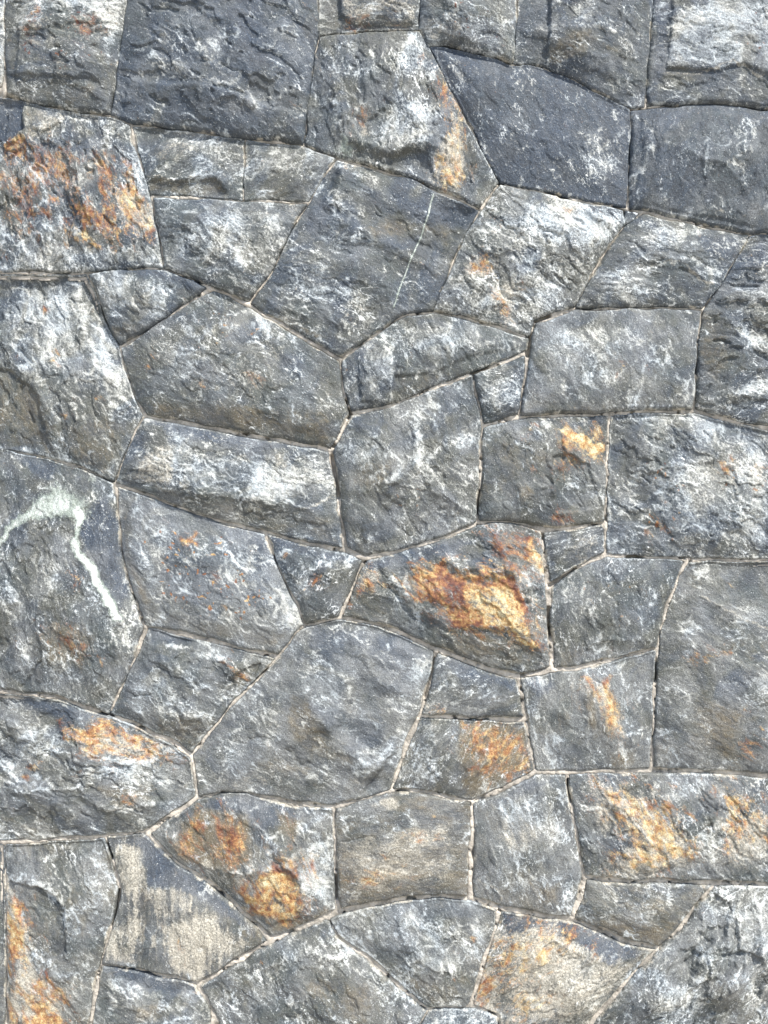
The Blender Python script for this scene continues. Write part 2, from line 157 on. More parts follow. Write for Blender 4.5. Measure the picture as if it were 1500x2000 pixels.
     ('w',.4,7,[(570,780),(590,770),(580,830),(560,830)]),('w',.4,8,[(620,770),(660,790),(650,820),(620,800)]),('wl',.4,5,[(380,590),(430,580),(500,610),(530,660)]),('spots',.6,6,[(380,600),(500,600),(520,660),(380,680)],.55),('rust',.6,4,[(285,705),(292,705),(290,715)],.45),('rust',.62,4,[(390,745),(398,745),(396,753)],.55),('rust',.5,6,[(490,740),(520,745),(500,760)],.35),('w',-.25,9,[(240,700),(260,680),(300,760),(280,800),(262,770)]),('w',.3,8,[(240,690),(270,670),(280,720),(260,730)]),('ridge',8,10,[(530,660),(600,750),(640,790)])]),
 dict(label='long pointed stone at the centre with a pale fan-shaped left facet and dark underside', p=[(667,702),(722,662),(777,624),(797,612),(847,611),(900,619),(960,636),(1032,659),(1031,682),(980,701),(925,721),(860,746),(780,779),(740,790),(686,802),(672,750)],w=.24,b=.12,rough=1.0,bump=.7,ang=60,
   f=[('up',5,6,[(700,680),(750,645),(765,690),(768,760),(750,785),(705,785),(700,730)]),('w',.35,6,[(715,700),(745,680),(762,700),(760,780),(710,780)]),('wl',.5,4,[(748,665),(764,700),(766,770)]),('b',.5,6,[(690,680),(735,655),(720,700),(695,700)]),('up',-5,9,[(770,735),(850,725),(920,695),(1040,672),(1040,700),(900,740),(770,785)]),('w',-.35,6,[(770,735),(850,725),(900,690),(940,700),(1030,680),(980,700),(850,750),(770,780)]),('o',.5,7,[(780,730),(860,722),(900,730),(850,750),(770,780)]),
     ('w',.35,9,[(780,640),(880,630),(890,700),(840,700),(780,690)]),('w',.4,7,[(870,640),(930,640),(940,670),(890,690)]),('wl',.6,3,[(880,680),(885,705),(878,735)]),('wl',.5,3,[(812,735),(805,750),(800,755)]),('w',-.3,7,[(690,790),(720,788),(722,800),(690,805)]),('wl',.5,3,[(862,725),(858,740)]),('groove',7,7,[(752,660),(772,640),(790,625)])]),
 dict(label='small grey four-sided stone right of centre with a shadowed top and pale middle', p=[(930,730),(980,710),(1029,691),(1024,740),(1012,808),(980,816),(947,825),(939,780)],w=.16,b=.15,rough=1.1,bump=.7,
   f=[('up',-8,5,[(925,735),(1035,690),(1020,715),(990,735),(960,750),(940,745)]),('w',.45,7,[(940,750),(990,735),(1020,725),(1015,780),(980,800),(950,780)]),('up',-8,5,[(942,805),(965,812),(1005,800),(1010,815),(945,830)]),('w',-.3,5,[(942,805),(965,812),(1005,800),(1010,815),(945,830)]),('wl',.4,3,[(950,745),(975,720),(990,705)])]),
 dict(label='flat grey green rectangular stone right of centre with a small yellow fleck', p=[(1051,630),(1125,605),(1225,601),(1290,600),(1374,604),(1367,660),(1362,720),(1358,797),(1250,800),(1195,804),(1100,805),(1019,810),(1032,740),(1040,660)],w=.22,wash=.5,o=.25,c=.05,rough=.55,bump=.45,ang=60,
   f=[('w',.28,9,[(1100,640),(1160,630),(1230,650),(1235,700),(1215,740),(1180,770),(1130,740),(1080,710),(1060,670)]),('b',.45,9,[(1215,620),(1260,650),(1290,690),(1270,740),(1240,700)]),('w',.2,9,[(1220,620),(1250,640),(1290,690),(1270,735),(1245,700)]),('c',.4,6,[(1175,640),(1210,650),(1220,690),(1230,720),(1200,700)]),('rust',1.0,4,[(1216,708),(1226,710),(1222,732),(1215,733)],1.0),('o',.35,9,[(1030,760),(1150,780),(1300,770),(1350,795),(1030,805)]),
     ('wl',.5,4,[(1310,710),(1340,750),(1352,780)]),('wl',.3,5,[(1245,650),(1260,700),(1240,780)]),('wl',.3,4,[(1230,770),(1240,740),(1290,750)]),('c',.3,7,[(1290,620),(1320,625),(1320,650),(1290,640)]),('w',.3,7,[(1048,640),(1080,625),(1075,655),(1050,650)]),('rust',.5,3,[(1262,715),(1268,713),(1268,722)],.6),('c',.35,6,[(1072,655),(1085,655),(1085,672)])]),
 dict(label='central grey stone with wispy white strands radiating from one point', p=[(686,812),(740,800),(780,788),(860,755),(922,732),(932,780),(939,830),(938,900),(934,960),(932,1019),(880,1041),(820,1061),(760,1078),(715,1084),(680,1070),(670,1010),(660,940),(650,880),(668,848)],w=.2,wash=.4,o=.28,c=.03,rough=.9,bump=1.1,pil=17,ang=55,
   f=[('wl',.6,7,[(812,810),(820,860),(812,900),(820,930)]),('w',.4,9,[(800,830),(830,820),(835,900),(822,935),(795,905)]),('wl',.5,6,[(820,920),(860,880),(920,850)]),('wl',.45,5,[(815,900),(870,940),(920,950)]),('wl',.45,6,[(790,905),(760,935),(740,965)]),('w',.25,10,[(850,870),(930,830),(930,880),(870,910)]),('o',.4,9,[(700,900),(780,890),(740,960),(690,950)]),('c',.35,9,[(680,1040),(760,1050),(850,1020),(920,985),(920,1015),(820,1055),(720,1080),(682,1065)]),
     ('w',.25,9,[(680,870),(760,850),(750,900),(680,900)]),('wl',.35,5,[(770,800),(800,810),(830,800),(900,790)]),('b',.4,9,[(710,1040),(750,1040),(740,1060),(715,1058)]),('c',.25,10,[(670,900),(700,940),(700,1000),(670,980)]),('ridge',11,11,[(812,850),(815,905),(850,960),(900,990)]),('ridge',7,9,[(815,905),(760,945),(700,960)]),('spots',.6,7,[(770,950),(830,950),(820,1010),(760,1000)],.5),('wl',.35,5,[(800,980),(860,950),(900,960)]),('wl',.3,5,[(700,1050),(800,1020),(870,990)])]),
 dict(label='square stone with a bright yellow gold hook-shaped stain at its upper right', p=[(946,835),(1015,818),(1100,813),(1190,811),(1187,900),(1183,1018),(1130,1024),(1080,1030),(1000,1016),(960,1014),(939,1016),(942,960),(946,900)],w=.1,o=.42,b=.05,rough=1.0,bump=.8,
   f=[('rust',.58,8,[(1085,830),(1175,840),(1190,880),(1170,910),(1130,895),(1090,900)],.7),('rust',1.15,5,[(1090,830),(1105,832),(1130,842),(1160,850),(1170,840),(1168,860),(1188,872),(1185,885),(1172,885),(1172,900),(1160,905),(1145,885),(1125,865),(1105,850),(1095,845)],.88),('rust',.75,5,[(1092,850),(1108,855),(1105,880),(1100,895),(1093,875)],.5),('rust',.6,6,[(1110,880),(1140,870),(1130,890),(1105,890)],.45),('rust',.62,7,[(1045,915),(1100,905),(1105,915),(1080,930),(1060,920)],.3),('rust',.58,7,[(1010,865),(1040,840),(1030,860)],.55),
     ('o',.45,8,[(1010,950),(1040,960),(1040,980),(1015,975)]),('w',.4,7,[(950,830),(1010,822),(1080,820),(1070,832),(990,845),(955,865)]),('b',.5,7,[(1000,820),(1180,815),(1185,832),(1090,830),(1000,838)]),('w',.4,7,[(1120,910),(1170,910),(1175,990),(1140,970)]),('w',.25,7,[(1100,940),(1120,930),(1120,970)]),('o',.3,10,[(960,870),(1040,860),(1080,900),(1000,930)]),('rust',.45,7,[(1090,990),(1120,990),(1110,1018),(1080,1018)],.2),('ridge',9,8,[(1095,845),(1110,890),(1090,920),(1080,960)]),('up',-7,6,[(1080,890),(1110,885),(1150,905),(1180,990),(1090,1000)])]),
 dict(label='large pale stone on the right edge with rusty specks and white crust low down', p=[(1197,811),(1250,808),(1362,805),(1420,821),(1500,838),(R1,865),(R1,1100),(1500,1091),(1350,1089),(1230,1084),(1190,1079),(1191,1020),(1194,900)],w=.3,b=.1,o=.05,rough=1.5,bump=.9,ang=35,
   f=[('w',-.3,8,[(1200,830),(1230,815),(1240,900),(1210,960),(1195,920)]),('w',.35,8,[(1260,810),(1380,805),(1420,830),(1380,860),(1300,840),(1270,830)]),('c',.35,9,[(1270,900),(1330,890),(1400,900),(1500,890),(1500,980),(1400,1000),(1290,980),(1270,940)]),('w',.4,9,[(1270,910),(1400,900),(1500,880),(1500,1060),(1400,1050),(1300,1000)]),('spots',.8,8,[(1265,880),(1350,920),(1330,960),(1265,950)],.45),('rust',.68,5,[(1400,915),(1430,905),(1430,925),(1405,925)],.4),('rust',.66,5,[(1480,910),(1500,915),(1500,940),(1485,935)],.5),
     ('spots',.7,8,[(1400,900),(1500,900),(1500,960),(1420,960)],.5),('rust',.6,5,[(1262,1040),(1275,1035),(1272,1055)],.45),('rust',.6,5,[(1300,1025),(1315,1020),(1312,1040)],.5),('spots',.65,8,[(1250,990),(1340,990),(1330,1070),(1270,1060)],.5),('wl',.6,5,[(1450,850),(1455,880),(1480,900),(1500,905)]),('w',-.2,9,[(1240,1050),(1290,1045),(1320,1075),(1240,1075)]),('ridge',10,9,[(1250,920),(1330,910),(1400,895),(1410,880)]),('ridge',9,9,[(1300,820),(1270,870),(1275,910)]),('groove',7,9,[(1225,900),(1215,960),(1260,980)]),('w',-.25,7,[(1390,1000),(1450,1010),(1430,1040),(1390,1030)]),('w',.3,6,[(1455,860),(1500,850),(1500,900),(1470,895)])]),
 dict(label='wide green grey stone left of centre with cream lichen blotches', p=[(277,816),(370,833),(470,852),(560,867),(641,882),(650,940),(660,1010),(668,1070),(600,1058),(500,1031),(450,1021),(370,996),(290,966),(222,940),(238,902),(258,852)],w=.3,b=.2,o=.1,c=.03,rough=1.1,bump=1.1,ang=20,
   f=[('c',.7,6,[(290,880),(320,860),(345,870),(340,900),(345,930),(335,950),(310,945),(255,930),(265,910)]),('w',.3,10,[(290,870),(440,890),(520,900),(560,950),(560,975),(440,960),(340,950)]),('b',.6,8,[(290,820),(400,840),(500,856),(560,870),(500,880),(430,870),(400,860),(340,850)]),('w',-.35,8,[(330,830),(480,855),(560,872),(500,885),(400,865)]),('o',.5,8,[(250,935),(340,955),(450,970),(560,985),(650,1010),(664,1066),(500,1030),(400,1000)]),('w',-.2,8,[(250,940),(340,960),(450,975),(560,985),(550,1030),(400,1000)]),  # blue darkened top band paints in shadow from the stone above
     ('c',.6,6,[(458,890),(485,885),(490,905),(470,910)]),('c',.6,6,[(530,890),(550,880),(570,900),(560,915),(540,910)]),('c',.55,6,[(553,955),(580,955),(575,975),(555,972)]),('c',.45,6,[(420,965),(440,970),(430,980)]),('w',.5,7,[(490,900),(550,905),(600,930),(600,970),(560,985),(490,960)]),('w',.3,8,[(590,890),(640,890),(640,950),(600,940)]),('wl',.5,4,[(455,1010),(480,980),(500,970)]),('ridge',8,10,[(300,960),(400,965),(520,980),(640,1000)]),('cl',.4,5,[(560,1000),(620,985),(650,970)]),('wl',.35,4,[(370,880),(420,865),(440,850)]),('c',.5,5,[(350,940),(378,940),(375,965),(355,962)]),('b',.3,9,[(240,860),(290,830),(290,860),(260,900)])]),
 dict(label='tall stone on the left edge crossed by a thick pale green and white quartz vein', p=[(L0,852),(0,876),(80,896),(150,916),(216,944),(221,980),(227,1050),(242,1130),(262,1190),(274,1225),(257,1285),(232,1340),(207,1394),(160,1379),(110,1362),(60,1355),(0,1349),(L0,1320)],w=.2,o=.28,b=.1,rough=1.0,bump=1.2,ang=75,
   f=[('vl',.8,8,[(150,1000),(152,1030),(148,1055)]),('vl',1.1,14,[(146,1060),(165,1090),(185,1115),(200,1150),(218,1180),(228,1205)]),('v',.42,12,[(40,1010),(70,960),(110,935),(150,960),(190,1000),(160,1020),(110,1015)]),('v',.35,7,[(50,1000),(70,975),(105,960),(130,970),(150,990),(160,1005),(120,1010),(80,1008)]),('vl',.75,12,[(-100,1080),(0,1062),(20,1035),(55,1005),(70,985)]),('v',.35,8,[(110,915),(180,925),(210,950),(150,940)]),
     ('wl',.45,6,[(232,1205),(240,1240),(248,1260)]),('w',.4,9,[(70,1060),(110,1070),(120,1110),(100,1160),(80,1130)]),('w',.25,10,[(100,1130),(140,1140),(170,1180),(120,1180)]),('w',.5,6,[(32,1240),(55,1250),(60,1300),(40,1300)]),('o',.4,10,[(80,1200),(200,1230),(170,1310),(90,1290)]),('rust',.45,8,[(90,1230),(140,1240),(190,1280),(150,1290)],.3),('rust',.7,4,[(35,1258),(45,1256),(45,1270),(35,1268)],.6),('rust',.62,4,[(145,1125),(156,1127),(152,1135)],.6),('c',.55,5,[(97,1208),(110,1215),(105,1222),(96,1220)]),('c',.5,5,[(155,1275),(175,1272),(170,1282)]),
     ('b',.6,9,[(155,1010),(215,960),(225,1060),(245,1150),(235,1180),(200,1110),(165,1070)]),('w',-.3,9,[(155,1010),(215,960),(225,1060),(245,1150),(235,1180),(200,1110),(165,1070)]),('b',.6,7,[(30,890),(110,905),(105,940),(60,930)]),('w',-.25,8,[(-60,890),(30,900),(40,960),(20,1010),(-60,1030)]),('ridge',10,10,[(90,1160),(80,1220),(90,1280),(130,1310)]),('ridge',8,9,[(60,1010),(40,1080),(20,1150),(0,1190)]),('w',-.2,9,[(-60,1180),(20,1190),(30,1300),(-60,1300)]),('w',.3,8,[(190,1210),(240,1220),(230,1250),(190,1250)]),('crack',5,4,[(80,1290),(60,1310),(40,1345)]),('wl',.3,3,[(200,1253),(270,1253)])]),
 dict(label='pale blue grey stone peppered with small rust dots left of centre', p=[(226,948),(290,972),(370,1004),(450,1029),(513,1043),(532,1095),(557,1150),(578,1187),(591,1221),(572,1238),(540,1281),(450,1258),(370,1239),(283,1221),(268,1190),(248,1130),(234,1050),(228,985)],w=.2,wash=.6,o=.1,b=.2,c=.02,rough=.75,bump=.6,ang=40,
   f=[('w',.24,12,[(260,1000),(440,1040),(510,1050),(560,1160),(590,1215),(500,1240),(330,1190),(290,1130)]),('b',.3,10,[(300,1090),(520,1060),(550,1180),(340,1180)]),('spots',.95,8,[(265,1025),(330,1035),(300,1075),(265,1060)],.5),('spots',.9,10,[(300,1040),(500,1050),(540,1180),(480,1215),(330,1200),(300,1120)],.5),('rust',.85,5,[(355,1050),(378,1045),(385,1055),(365,1068),(355,1065)],.6),('rust',.62,5,[(350,1070),(362,1062),(356,1076)],.45),('rust',.7,3,[(438,1182),(448,1182),(446,1191),(438,1190)],.55),('rust',.62,4,[(415,1120),(425,1122),(422,1135)],.5),
     ('o',.6,8,[(230,960),(250,1010),(260,1090),(280,1150),(300,1190),(285,1215),(245,1120),(230,1030)]),('w',-.3,8,[(228,955),(250,960),(255,1090),(300,1200),(280,1215),(240,1110)]),('w',-.3,7,[(290,1010),(370,1008),(450,1032),(510,1044),(515,1065),(440,1050),(330,1030)]),('b',.5,7,[(370,1006),(450,1030),(513,1043),(520,1075),(500,1065),(440,1048)]),('o',.4,8,[(300,1190),(400,1215),(520,1235),(560,1230),(540,1275),(400,1240),(290,1220)]),('w',.4,7,[(530,1130),(560,1160),(585,1215),(560,1225),(550,1190)]),
     ('ridge',7,8,[(515,1110),(545,1160),(560,1200),(550,1230)]),('groove',5,6,[(315,1190),(310,1165),(340,1110)]),('wl',.4,4,[(548,1165),(555,1200),(548,1230)]),('w',-.25,8,[(500,1235),(560,1225),(560,1250),(530,1270),(500,1255)]),('w',.3,8,[(260,1070),(280,1080),(290,1105),(270,1110)])]),
 dict(label='small triangular grey stone at the centre left with a faint orange streak', p=[(519,1043),(600,1067),(672,1081),(706,1094),(696,1120),(676,1170),(661,1206),(630,1212),(598,1219),(583,1183),(563,1148),(538,1093)],w=.16,o=.3,b=.1,rough=1.0,bump=1.0,
   f=[('b',.6,6,[(520,1045),(600,1068),(700,1093),(690,1105),(600,1080),(540,1075)]),('rust',.6,5,[(615,1112),(625,1110),(622,1148),(616,1148)],.6),('rust',.5,4,[(554,1080),(560,1090),(556,1105)],.5),('wl',.5,4,[(540,1080),(590,1075),(610,1090),(640,1098),(670,1110)]),('w',.4,5,[(600,1070),(650,1085),(690,1100),(660,1105),(620,1090)]),('groove',9,7,[(600,1078),(630,1092),(660,1100)]),('ridge',9,8,[(540,1078),(560,1110),(590,1160),(600,1200)]),('b',.4,6,[(525,1060),(545,1080),(560,1130),(548,1130)])]),
 dict(label='large stone at the right of centre with the brightest red, orange and gold rust band', p=[(717,1094),(760,1088),(820,1071),(880,1051),(936,1026),(960,1022),(1000,1024),(1058,1038),(1063,1080),(1068,1145),(1071,1220),(1076,1305),(1045,1314),(1015,1318),(950,1301),(900,1281),(857,1266),(800,1241),(740,1216),(670,1206),(683,1170),(704,1120)],w=.16,o=.4,b=.05,rough=1.2,bump=1.3,ang=35,lift=3,
   f=[('rust',.66,10,[(780,1120),(850,1090),(900,1100),(960,1100),(1010,1120),(1050,1200),(1062,1280),(1000,1250),(940,1240),(870,1230),(840,1190),(800,1160)],.6),('rust',.62,9,[(940,1035),(1000,1035),(1060,1050),(1066,1130),(1040,1120),(1000,1110),(960,1080)],.4),('rust',1.0,5,[(800,1112),(840,1112),(862,1088),(880,1110),(895,1130),(930,1115),(950,1135),(985,1120),(1005,1135),(1030,1180),(1045,1230),(1053,1272),(1030,1262),(1000,1235),(975,1222),(930,1225),(885,1222),(868,1205),(865,1185),(840,1180),(815,1165),(803,1140)],.5),('rust',.95,6,[(868,1130),(900,1135),(915,1155),(900,1180),(870,1175),(862,1155)],.15),('c',.5,9,[(840,1120),(880,1110),(890,1130),(850,1150)]),('rust',.98,5,[(905,1150),(960,1140),(1000,1170),(1040,1240),(1050,1268),(1020,1255),(985,1225),(950,1215),(915,1185)],.85),
     ('rust',.9,4,[(905,1215),(870,1205),(880,1222),(930,1225)],.3),('rust',1.0,4,[(988,1120),(1005,1130),(1028,1170),(1040,1215),(1025,1200),(1005,1160),(985,1140)],.2),('rust',.8,6,[(945,1045),(975,1040),(1000,1075),(1000,1100),(970,1080)],.32),('rust',.7,7,[(1010,1040),(1045,1045),(1050,1070),(1020,1075),(1005,1060)],.4),('rust',.8,6,[(1035,1060),(1063,1080),(1066,1120),(1055,1125),(1035,1095)],.85),('c',.5,6,[(1030,1080),(1060,1090),(1065,1130),(1045,1110)]),
     ('rust',.72,7,[(715,1112),(735,1120),(730,1145),(700,1172),(685,1172),(700,1140)],.6),('c',.4,8,[(715,1105),(740,1120),(735,1150),(695,1170)]),('rust',.5,5,[(735,1135),(760,1135),(755,1142),(738,1142)],.85),('b',.6,7,[(720,1096),(820,1075),(900,1050),(930,1060),(880,1085),(830,1090),(760,1105),(725,1120)]),('w',.3,6,[(717,1098),(745,1092),(745,1115),(725,1122)]),('b',.5,8,[(870,1080),(960,1090),(980,1120),(920,1105)]),('w',-.25,8,[(780,1080),(900,1055),(960,1095),(980,1120),(890,1095)]),
     ('w',.4,8,[(750,1115),(790,1105),(800,1140),(830,1180),(820,1220),(780,1170)]),('wl',.5,4,[(755,1120),(775,1140),(812,1190),(820,1230)]),('w',.3,7,[(925,1030),(1000,1025),(1045,1040),(1000,1040)]),('w',.35,8,[(1040,1130),(1065,1140),(1072,1280),(1055,1260),(1050,1200)]),('o',.3,9,[(840,1230),(1000,1240),(1060,1290),(1000,1300),(880,1265)]),('rust',.6,4,[(690,1165),(682,1180),(668,1205),(676,1172)],.45),
     ('ridge',15,11,[(800,1108),(860,1095),(950,1118),(1000,1110),(1040,1170),(1060,1260)]),('groove',10,14,[(740,1130),(800,1190),(830,1230)]),('ridge',8,9,[(960,1040),(1005,1090),(1010,1120)]),('up',8,12,[(740,1105),(870,1085),(1000,1100),(1060,1280),(1000,1230),(870,1225),(800,1180)])]),
 dict(label='small square grey stone with a tan centre right of the red and gold stone', p=[(1066,1040),(1130,1033),(1182,1025),(1183,1078),(1148,1097),(1108,1119),(1077,1140),(1071,1080)],w=.2,o=.35,c=.1,rough=1.0,bump=.5,
   f=[('c',.38,7,[(1115,1050),(1170,1038),(1178,1070),(1150,1095),(1120,1095),(1108,1070)]),('spots',.5,5,[(1110,1045),(1175,1040),(1175,1080),(1120,1080)],.4),('groove',7,4,[(1115,1050),(1117,1068)]),('b',.4,6,[(1068,1060),(1080,1058),(1085,1130),(1075,1120)]),('w',-.15,8,[(1075,1095),(1110,1095),(1090,1130),(1076,1135)])]),
 dict(label='flat mottled grey stone right of centre with rounded upper left corner', p=[(1190,1087),(1230,1093),(1341,1096),(1326,1130),(1306,1180),(1291,1230),(1284,1265),(1230,1278),(1180,1291),(1130,1304),(1087,1308),(1082,1220),(1080,1150),(1112,1127),(1152,1105)],w=.24,o=.22,c=.08,b=.1,rough=.9,bump=.5,ang=80,
   f=[('w',-.3,7,[(1083,1190),(1100,1190),(1115,1240),(1095,1260),(1084,1240)]),('c',.3,6,[(1255,1227),(1272,1226),(1270,1238),(1256,1237)]),('w',.2,9,[(1150,1110),(1230,1105),(1240,1150),(1160,1160)]),('o',.3,8,[(1090,1270),(1180,1250),(1280,1250),(1280,1265),(1100,1305)]),('spots',.4,7,[(1130,1130),(1260,1140),(1260,1230),(1140,1220)],.6),('ridge',6,7,[(1150,1260),(1220,1245),(1280,1255)]),('w',-.2,7,[(1200,1110),(1330,1100),(1310,1150),(1250,1130)]),('wl',.3,3,[(1163,1200),(1162,1240)]),('b',.3,7,[(1130,1275),(1160,1265),(1155,1290),(1135,1300)])]),
 dict(label='tall smooth stone on the lower right edge with a faint diagonal pale line', p=[(1350,1098),(1500,1099),(R1,1104),(R1,1530),(1500,1513),(1400,1507),(1281,1503),(1282,1460),(1287,1380),(1292,1300),(1299,1230),(1314,1180),(1334,1130)],w=.14,wash=.42,o=.35,b=0,rough=.5,bump=.8,pil=15,ang=30,
   f=[('cl',.5,5,[(1370,1165),(1410,1185),(1450,1205),(1500,1230)]),('w',.3,8,[(1350,1105),(1420,1110),(1480,1120),(1440,1150),(1370,1140)]),('w',.35,8,[(1440,1185),(1500,1170),(1500,1220),(1460,1210)]),('rust',.55,6,[(1430,1142),(1455,1143),(1450,1152),(1432,1150)],.8),('rust',.5,7,[(1350,1280),(1370,1272),(1400,1275),(1390,1290),(1355,1290)],.75),('rust',.45,6,[(1405,1270),(1420,1270),(1415,1285)],.6),('rust',.8,3,[(1446,1380),(1456,1378),(1460,1386),(1450,1388)],.7),('rust',.8,3,[(1485,1415),(1495,1415),(1494,1424),(1486,1424)],.75),
     ('rust',.45,8,[(1460,1450),(1485,1455),(1475,1480),(1455,1470)],.5),('rust',.6,4,[(1492,1460),(1500,1460),(1500,1475)],.5),('b',.65,9,[(1400,1320),(1440,1300),(1480,1310),(1460,1350),(1390,1370)]),('b',.6,6,[(1470,1275),(1500,1265),(1500,1300),(1475,1292)]),('w',.4,7,[(1475,1330),(1500,1320),(1500,1360),(1480,1360)]),('c',.5,4,[(1303,1450),(1308,1455),(1305,1470)]),('w',.2,12,[(1310,1250),(1360,1250),(1350,1400),(1300,1400)]),('o',.35,10,[(1360,1370),(1450,1380),(1440,1490),(1350,1440)]),('ridge',7,10,[(1370,1165),(1430,1195),(1440,1240),(1410,1260)]),('groove',6,8,[(1300,1350),(1295,1450)]),('w',.25,6,[(1400,1470),(1460,1480),(1420,1490)])]),
 dict(label='angular dark grey stone beneath the rust-dotted one, with a bright jagged top edge', p=[(288,1229),(370,1249),(450,1268),(535,1290),(491,1333),(451,1373),(411,1423),(371,1474),(332,1448),(272,1419),(215,1394),(238,1341),(264,1285)],w=.2,b=.08,o=.18,rough=1.2,bump=1.2,ang=35,
   f=[('up',-9,5,[(290,1228),(385,1245),(380,1255),(330,1265),(290,1255)]),('b',.5,6,[(290,1228),(385,1245),(380,1255),(330,1265),(290,1255)]),('w',-.3,6,[(290,1230),(385,1245),(380,1258),(330,1262),(290,1255)]),('wl',.7,4,[(325,1262),(360,1265),(390,1280),(440,1285)]),('wl',.6,5,[(380,1248),(400,1268),(420,1278)]),('w',.4,9,[(270,1310),(320,1310),(350,1370),(380,1390),(330,1395),(250,1390),(250,1350)]),('rust',.68,5,[(458,1305),(472,1312),(474,1330),(466,1325)],.6),('rust',.5,4,[(430,1270),(445,1275),(440,1290)],.55),  # recess under the top edge darkened in colour as shadow
     ('o',.5,7,[(450,1330),(500,1300),(520,1295),(480,1335),(455,1365)]),('o',.4,9,[(300,1400),(400,1390),(420,1420),(370,1470),(300,1430)]),('up',-9,6,[(448,1330),(470,1310),(520,1295),(480,1345),(455,1365)]),('w',.3,8,[(350,1370),(420,1390),(400,1420),(350,1410)]),('groove',7,7,[(340,1385),(360,1420),(365,1440)]),('w',-.3,8,[(240,1330),(265,1290),(270,1320),(245,1380)]),('ridge',8,8,[(385,1255),(440,1285),(458,1330),(450,1370)]),('crack',4,3,[(520,1270),(505,1305),(495,1325)])]),
 dict(label='large smooth mauve grey slab in the lower centre with a light right side', p=[(598,1227),(630,1219),(665,1214),(740,1226),(800,1251),(848,1275),(844,1300),(831,1350),(816,1400),(797,1440),(782,1480),(762,1547),(720,1560),(650,1577),(580,1569),(500,1556),(430,1548),(387,1561),(384,1530),(374,1480),(419,1425),(459,1376),(499,1336),(545,1287),(578,1241)],w=.18,wash=.5,o=.22,b=.08,c=.02,rough=.5,bump=1.3,pil=16,ang=30,ter=.8,nf=12,
   f=[('b',.5,12,[(600,1230),(700,1225),(850,1280),(830,1330),(760,1330),(700,1260),(600,1260)]),('w',.5,10,[(800,1300),(845,1285),(830,1350),(810,1400),(790,1450),(770,1440),(790,1360)]),('w',.3,9,[(700,1470),(800,1430),(780,1490),(700,1560),(700,1500)]),('c',.25,12,[(500,1360),(560,1370),(540,1420),(490,1440),(460,1430)]),('w',.22,14,[(480,1370),(560,1350),(580,1420),(520,1460),(440,1450)]),('w',.25,12,[(590,1260),(680,1290),(700,1340),(640,1360),(590,1310)]),('c',.22,12,[(640,1340),(760,1350),(770,1410),(680,1420)]),
     ('b',.4,12,[(600,1380),(660,1360),(720,1420),(760,1450),(700,1480),(640,1440)]),('o',.45,10,[(560,1340),(600,1350),(640,1450),(700,1490),(620,1480),(560,1430)]),('w',-.22,10,[(560,1350),(600,1360),(640,1440),(600,1470),(560,1430)]),('ridge',9,22,[(590,1240),(590,1340),(630,1410),(650,1450),(720,1490)]),('ridge',10,10,[(800,1445),(745,1485),(715,1520),(695,1565)]),('up',-9,8,[(800,1450),(750,1490),(700,1565),(765,1550),(785,1490)]),('wl',.5,4,[(803,1438),(770,1450),(735,1485),(703,1530),(690,1568)]),
     ('ridge',9,14,[(700,1260),(720,1310),(790,1360)]),('groove',9,14,[(440,1460),(520,1440),(600,1500)]),('c',.28,9,[(390,1530),(440,1500),(560,1510),(720,1500),(690,1560),(560,1540),(440,1535)]),('wl',.35,4,[(620,1440),(680,1470),(740,1470)]),('o',.3,8,[(500,1480),(620,1500),(600,1520),(480,1500)]),('w',-.25,7,[(700,1540),(745,1495),(770,1490),(755,1540)]),('b',.3,10,[(410,1440),(470,1370),(500,1345),(470,1420)]),('tilt',(.16,-.1),30,[(740,1250),(850,1280),(800,1440),(720,1480),(660,1420),(700,1320)])]),
 dict(label='small green grey stone with a few cream flecks, above the ochre-stained one', p=[(857,1280),(900,1296),(950,1315),(1009,1331),(1018,1365),(1024,1404),(900,1401),(826,1398),(842,1350)],w=.2,o=.22,b=.12,rough=.8,bump=.5,
   f=[('w',.35,6,[(860,1320),(880,1325),(910,1340),(900,1350),(860,1340)]),('rust',.7,4,[(843,1388),(860,1385),(874,1392),(850,1397)],.7),('c',.6,4,[(842,1345),(852,1345),(850,1352)]),('c',.5,6,[(830,1375),(850,1378),(840,1395),(828,1394)]),('b',.4,6,[(860,1285),(950,1315),(1010,1335),(1005,1345),(930,1330),(860,1300)]),('c',.5,3,[(940,1385),(946,1387),(944,1393)]),('w',.15,9,[(940,1340),(1000,1350),(1000,1390),(940,1380)])]),
 dict(label='stone with ochre and orange stain on its right side, lower centre', p=[(824,1408),(900,1411),(1025,1414),(1031,1450),(1041,1508),(985,1541),(925,1564),(870,1556),(815,1543),(770,1546),(789,1490),(808,1440)],w=.2,o=.4,b=.05,rough=.9,bump=.8,
   f=[('rust',.58,14,[(900,1415),(1030,1416),(1040,1500),(980,1540),(930,1550),(930,1490)],.62),('rust',.62,10,[(910,1415),(950,1412),(960,1450),(930,1465),(910,1440)],.5),('rust',.82,8,[(960,1440),(1015,1430),(1010,1470),(980,1490),(960,1500),(945,1480)],.58),('rust',.55,7,[(970,1412),(1025,1416),(1025,1425),(975,1422)],.6),('rust',.66,6,[(1025,1450),(1033,1455),(1040,1508),(1000,1530),(975,1530),(1000,1500),(1020,1490)],.55),('o',.6,8,[(900,1420),(1030,1420),(1038,1500),(920,1560),(900,1520)]),('rust',.5,8,[(920,1500),(960,1500),(940,1520)],.2),('w',.55,5,[(825,1415),(850,1420),(850,1450),(835,1450),(825,1430)]),('b',.4,5,[(820,1405),(850,1410),(840,1425),(820,1425)]),
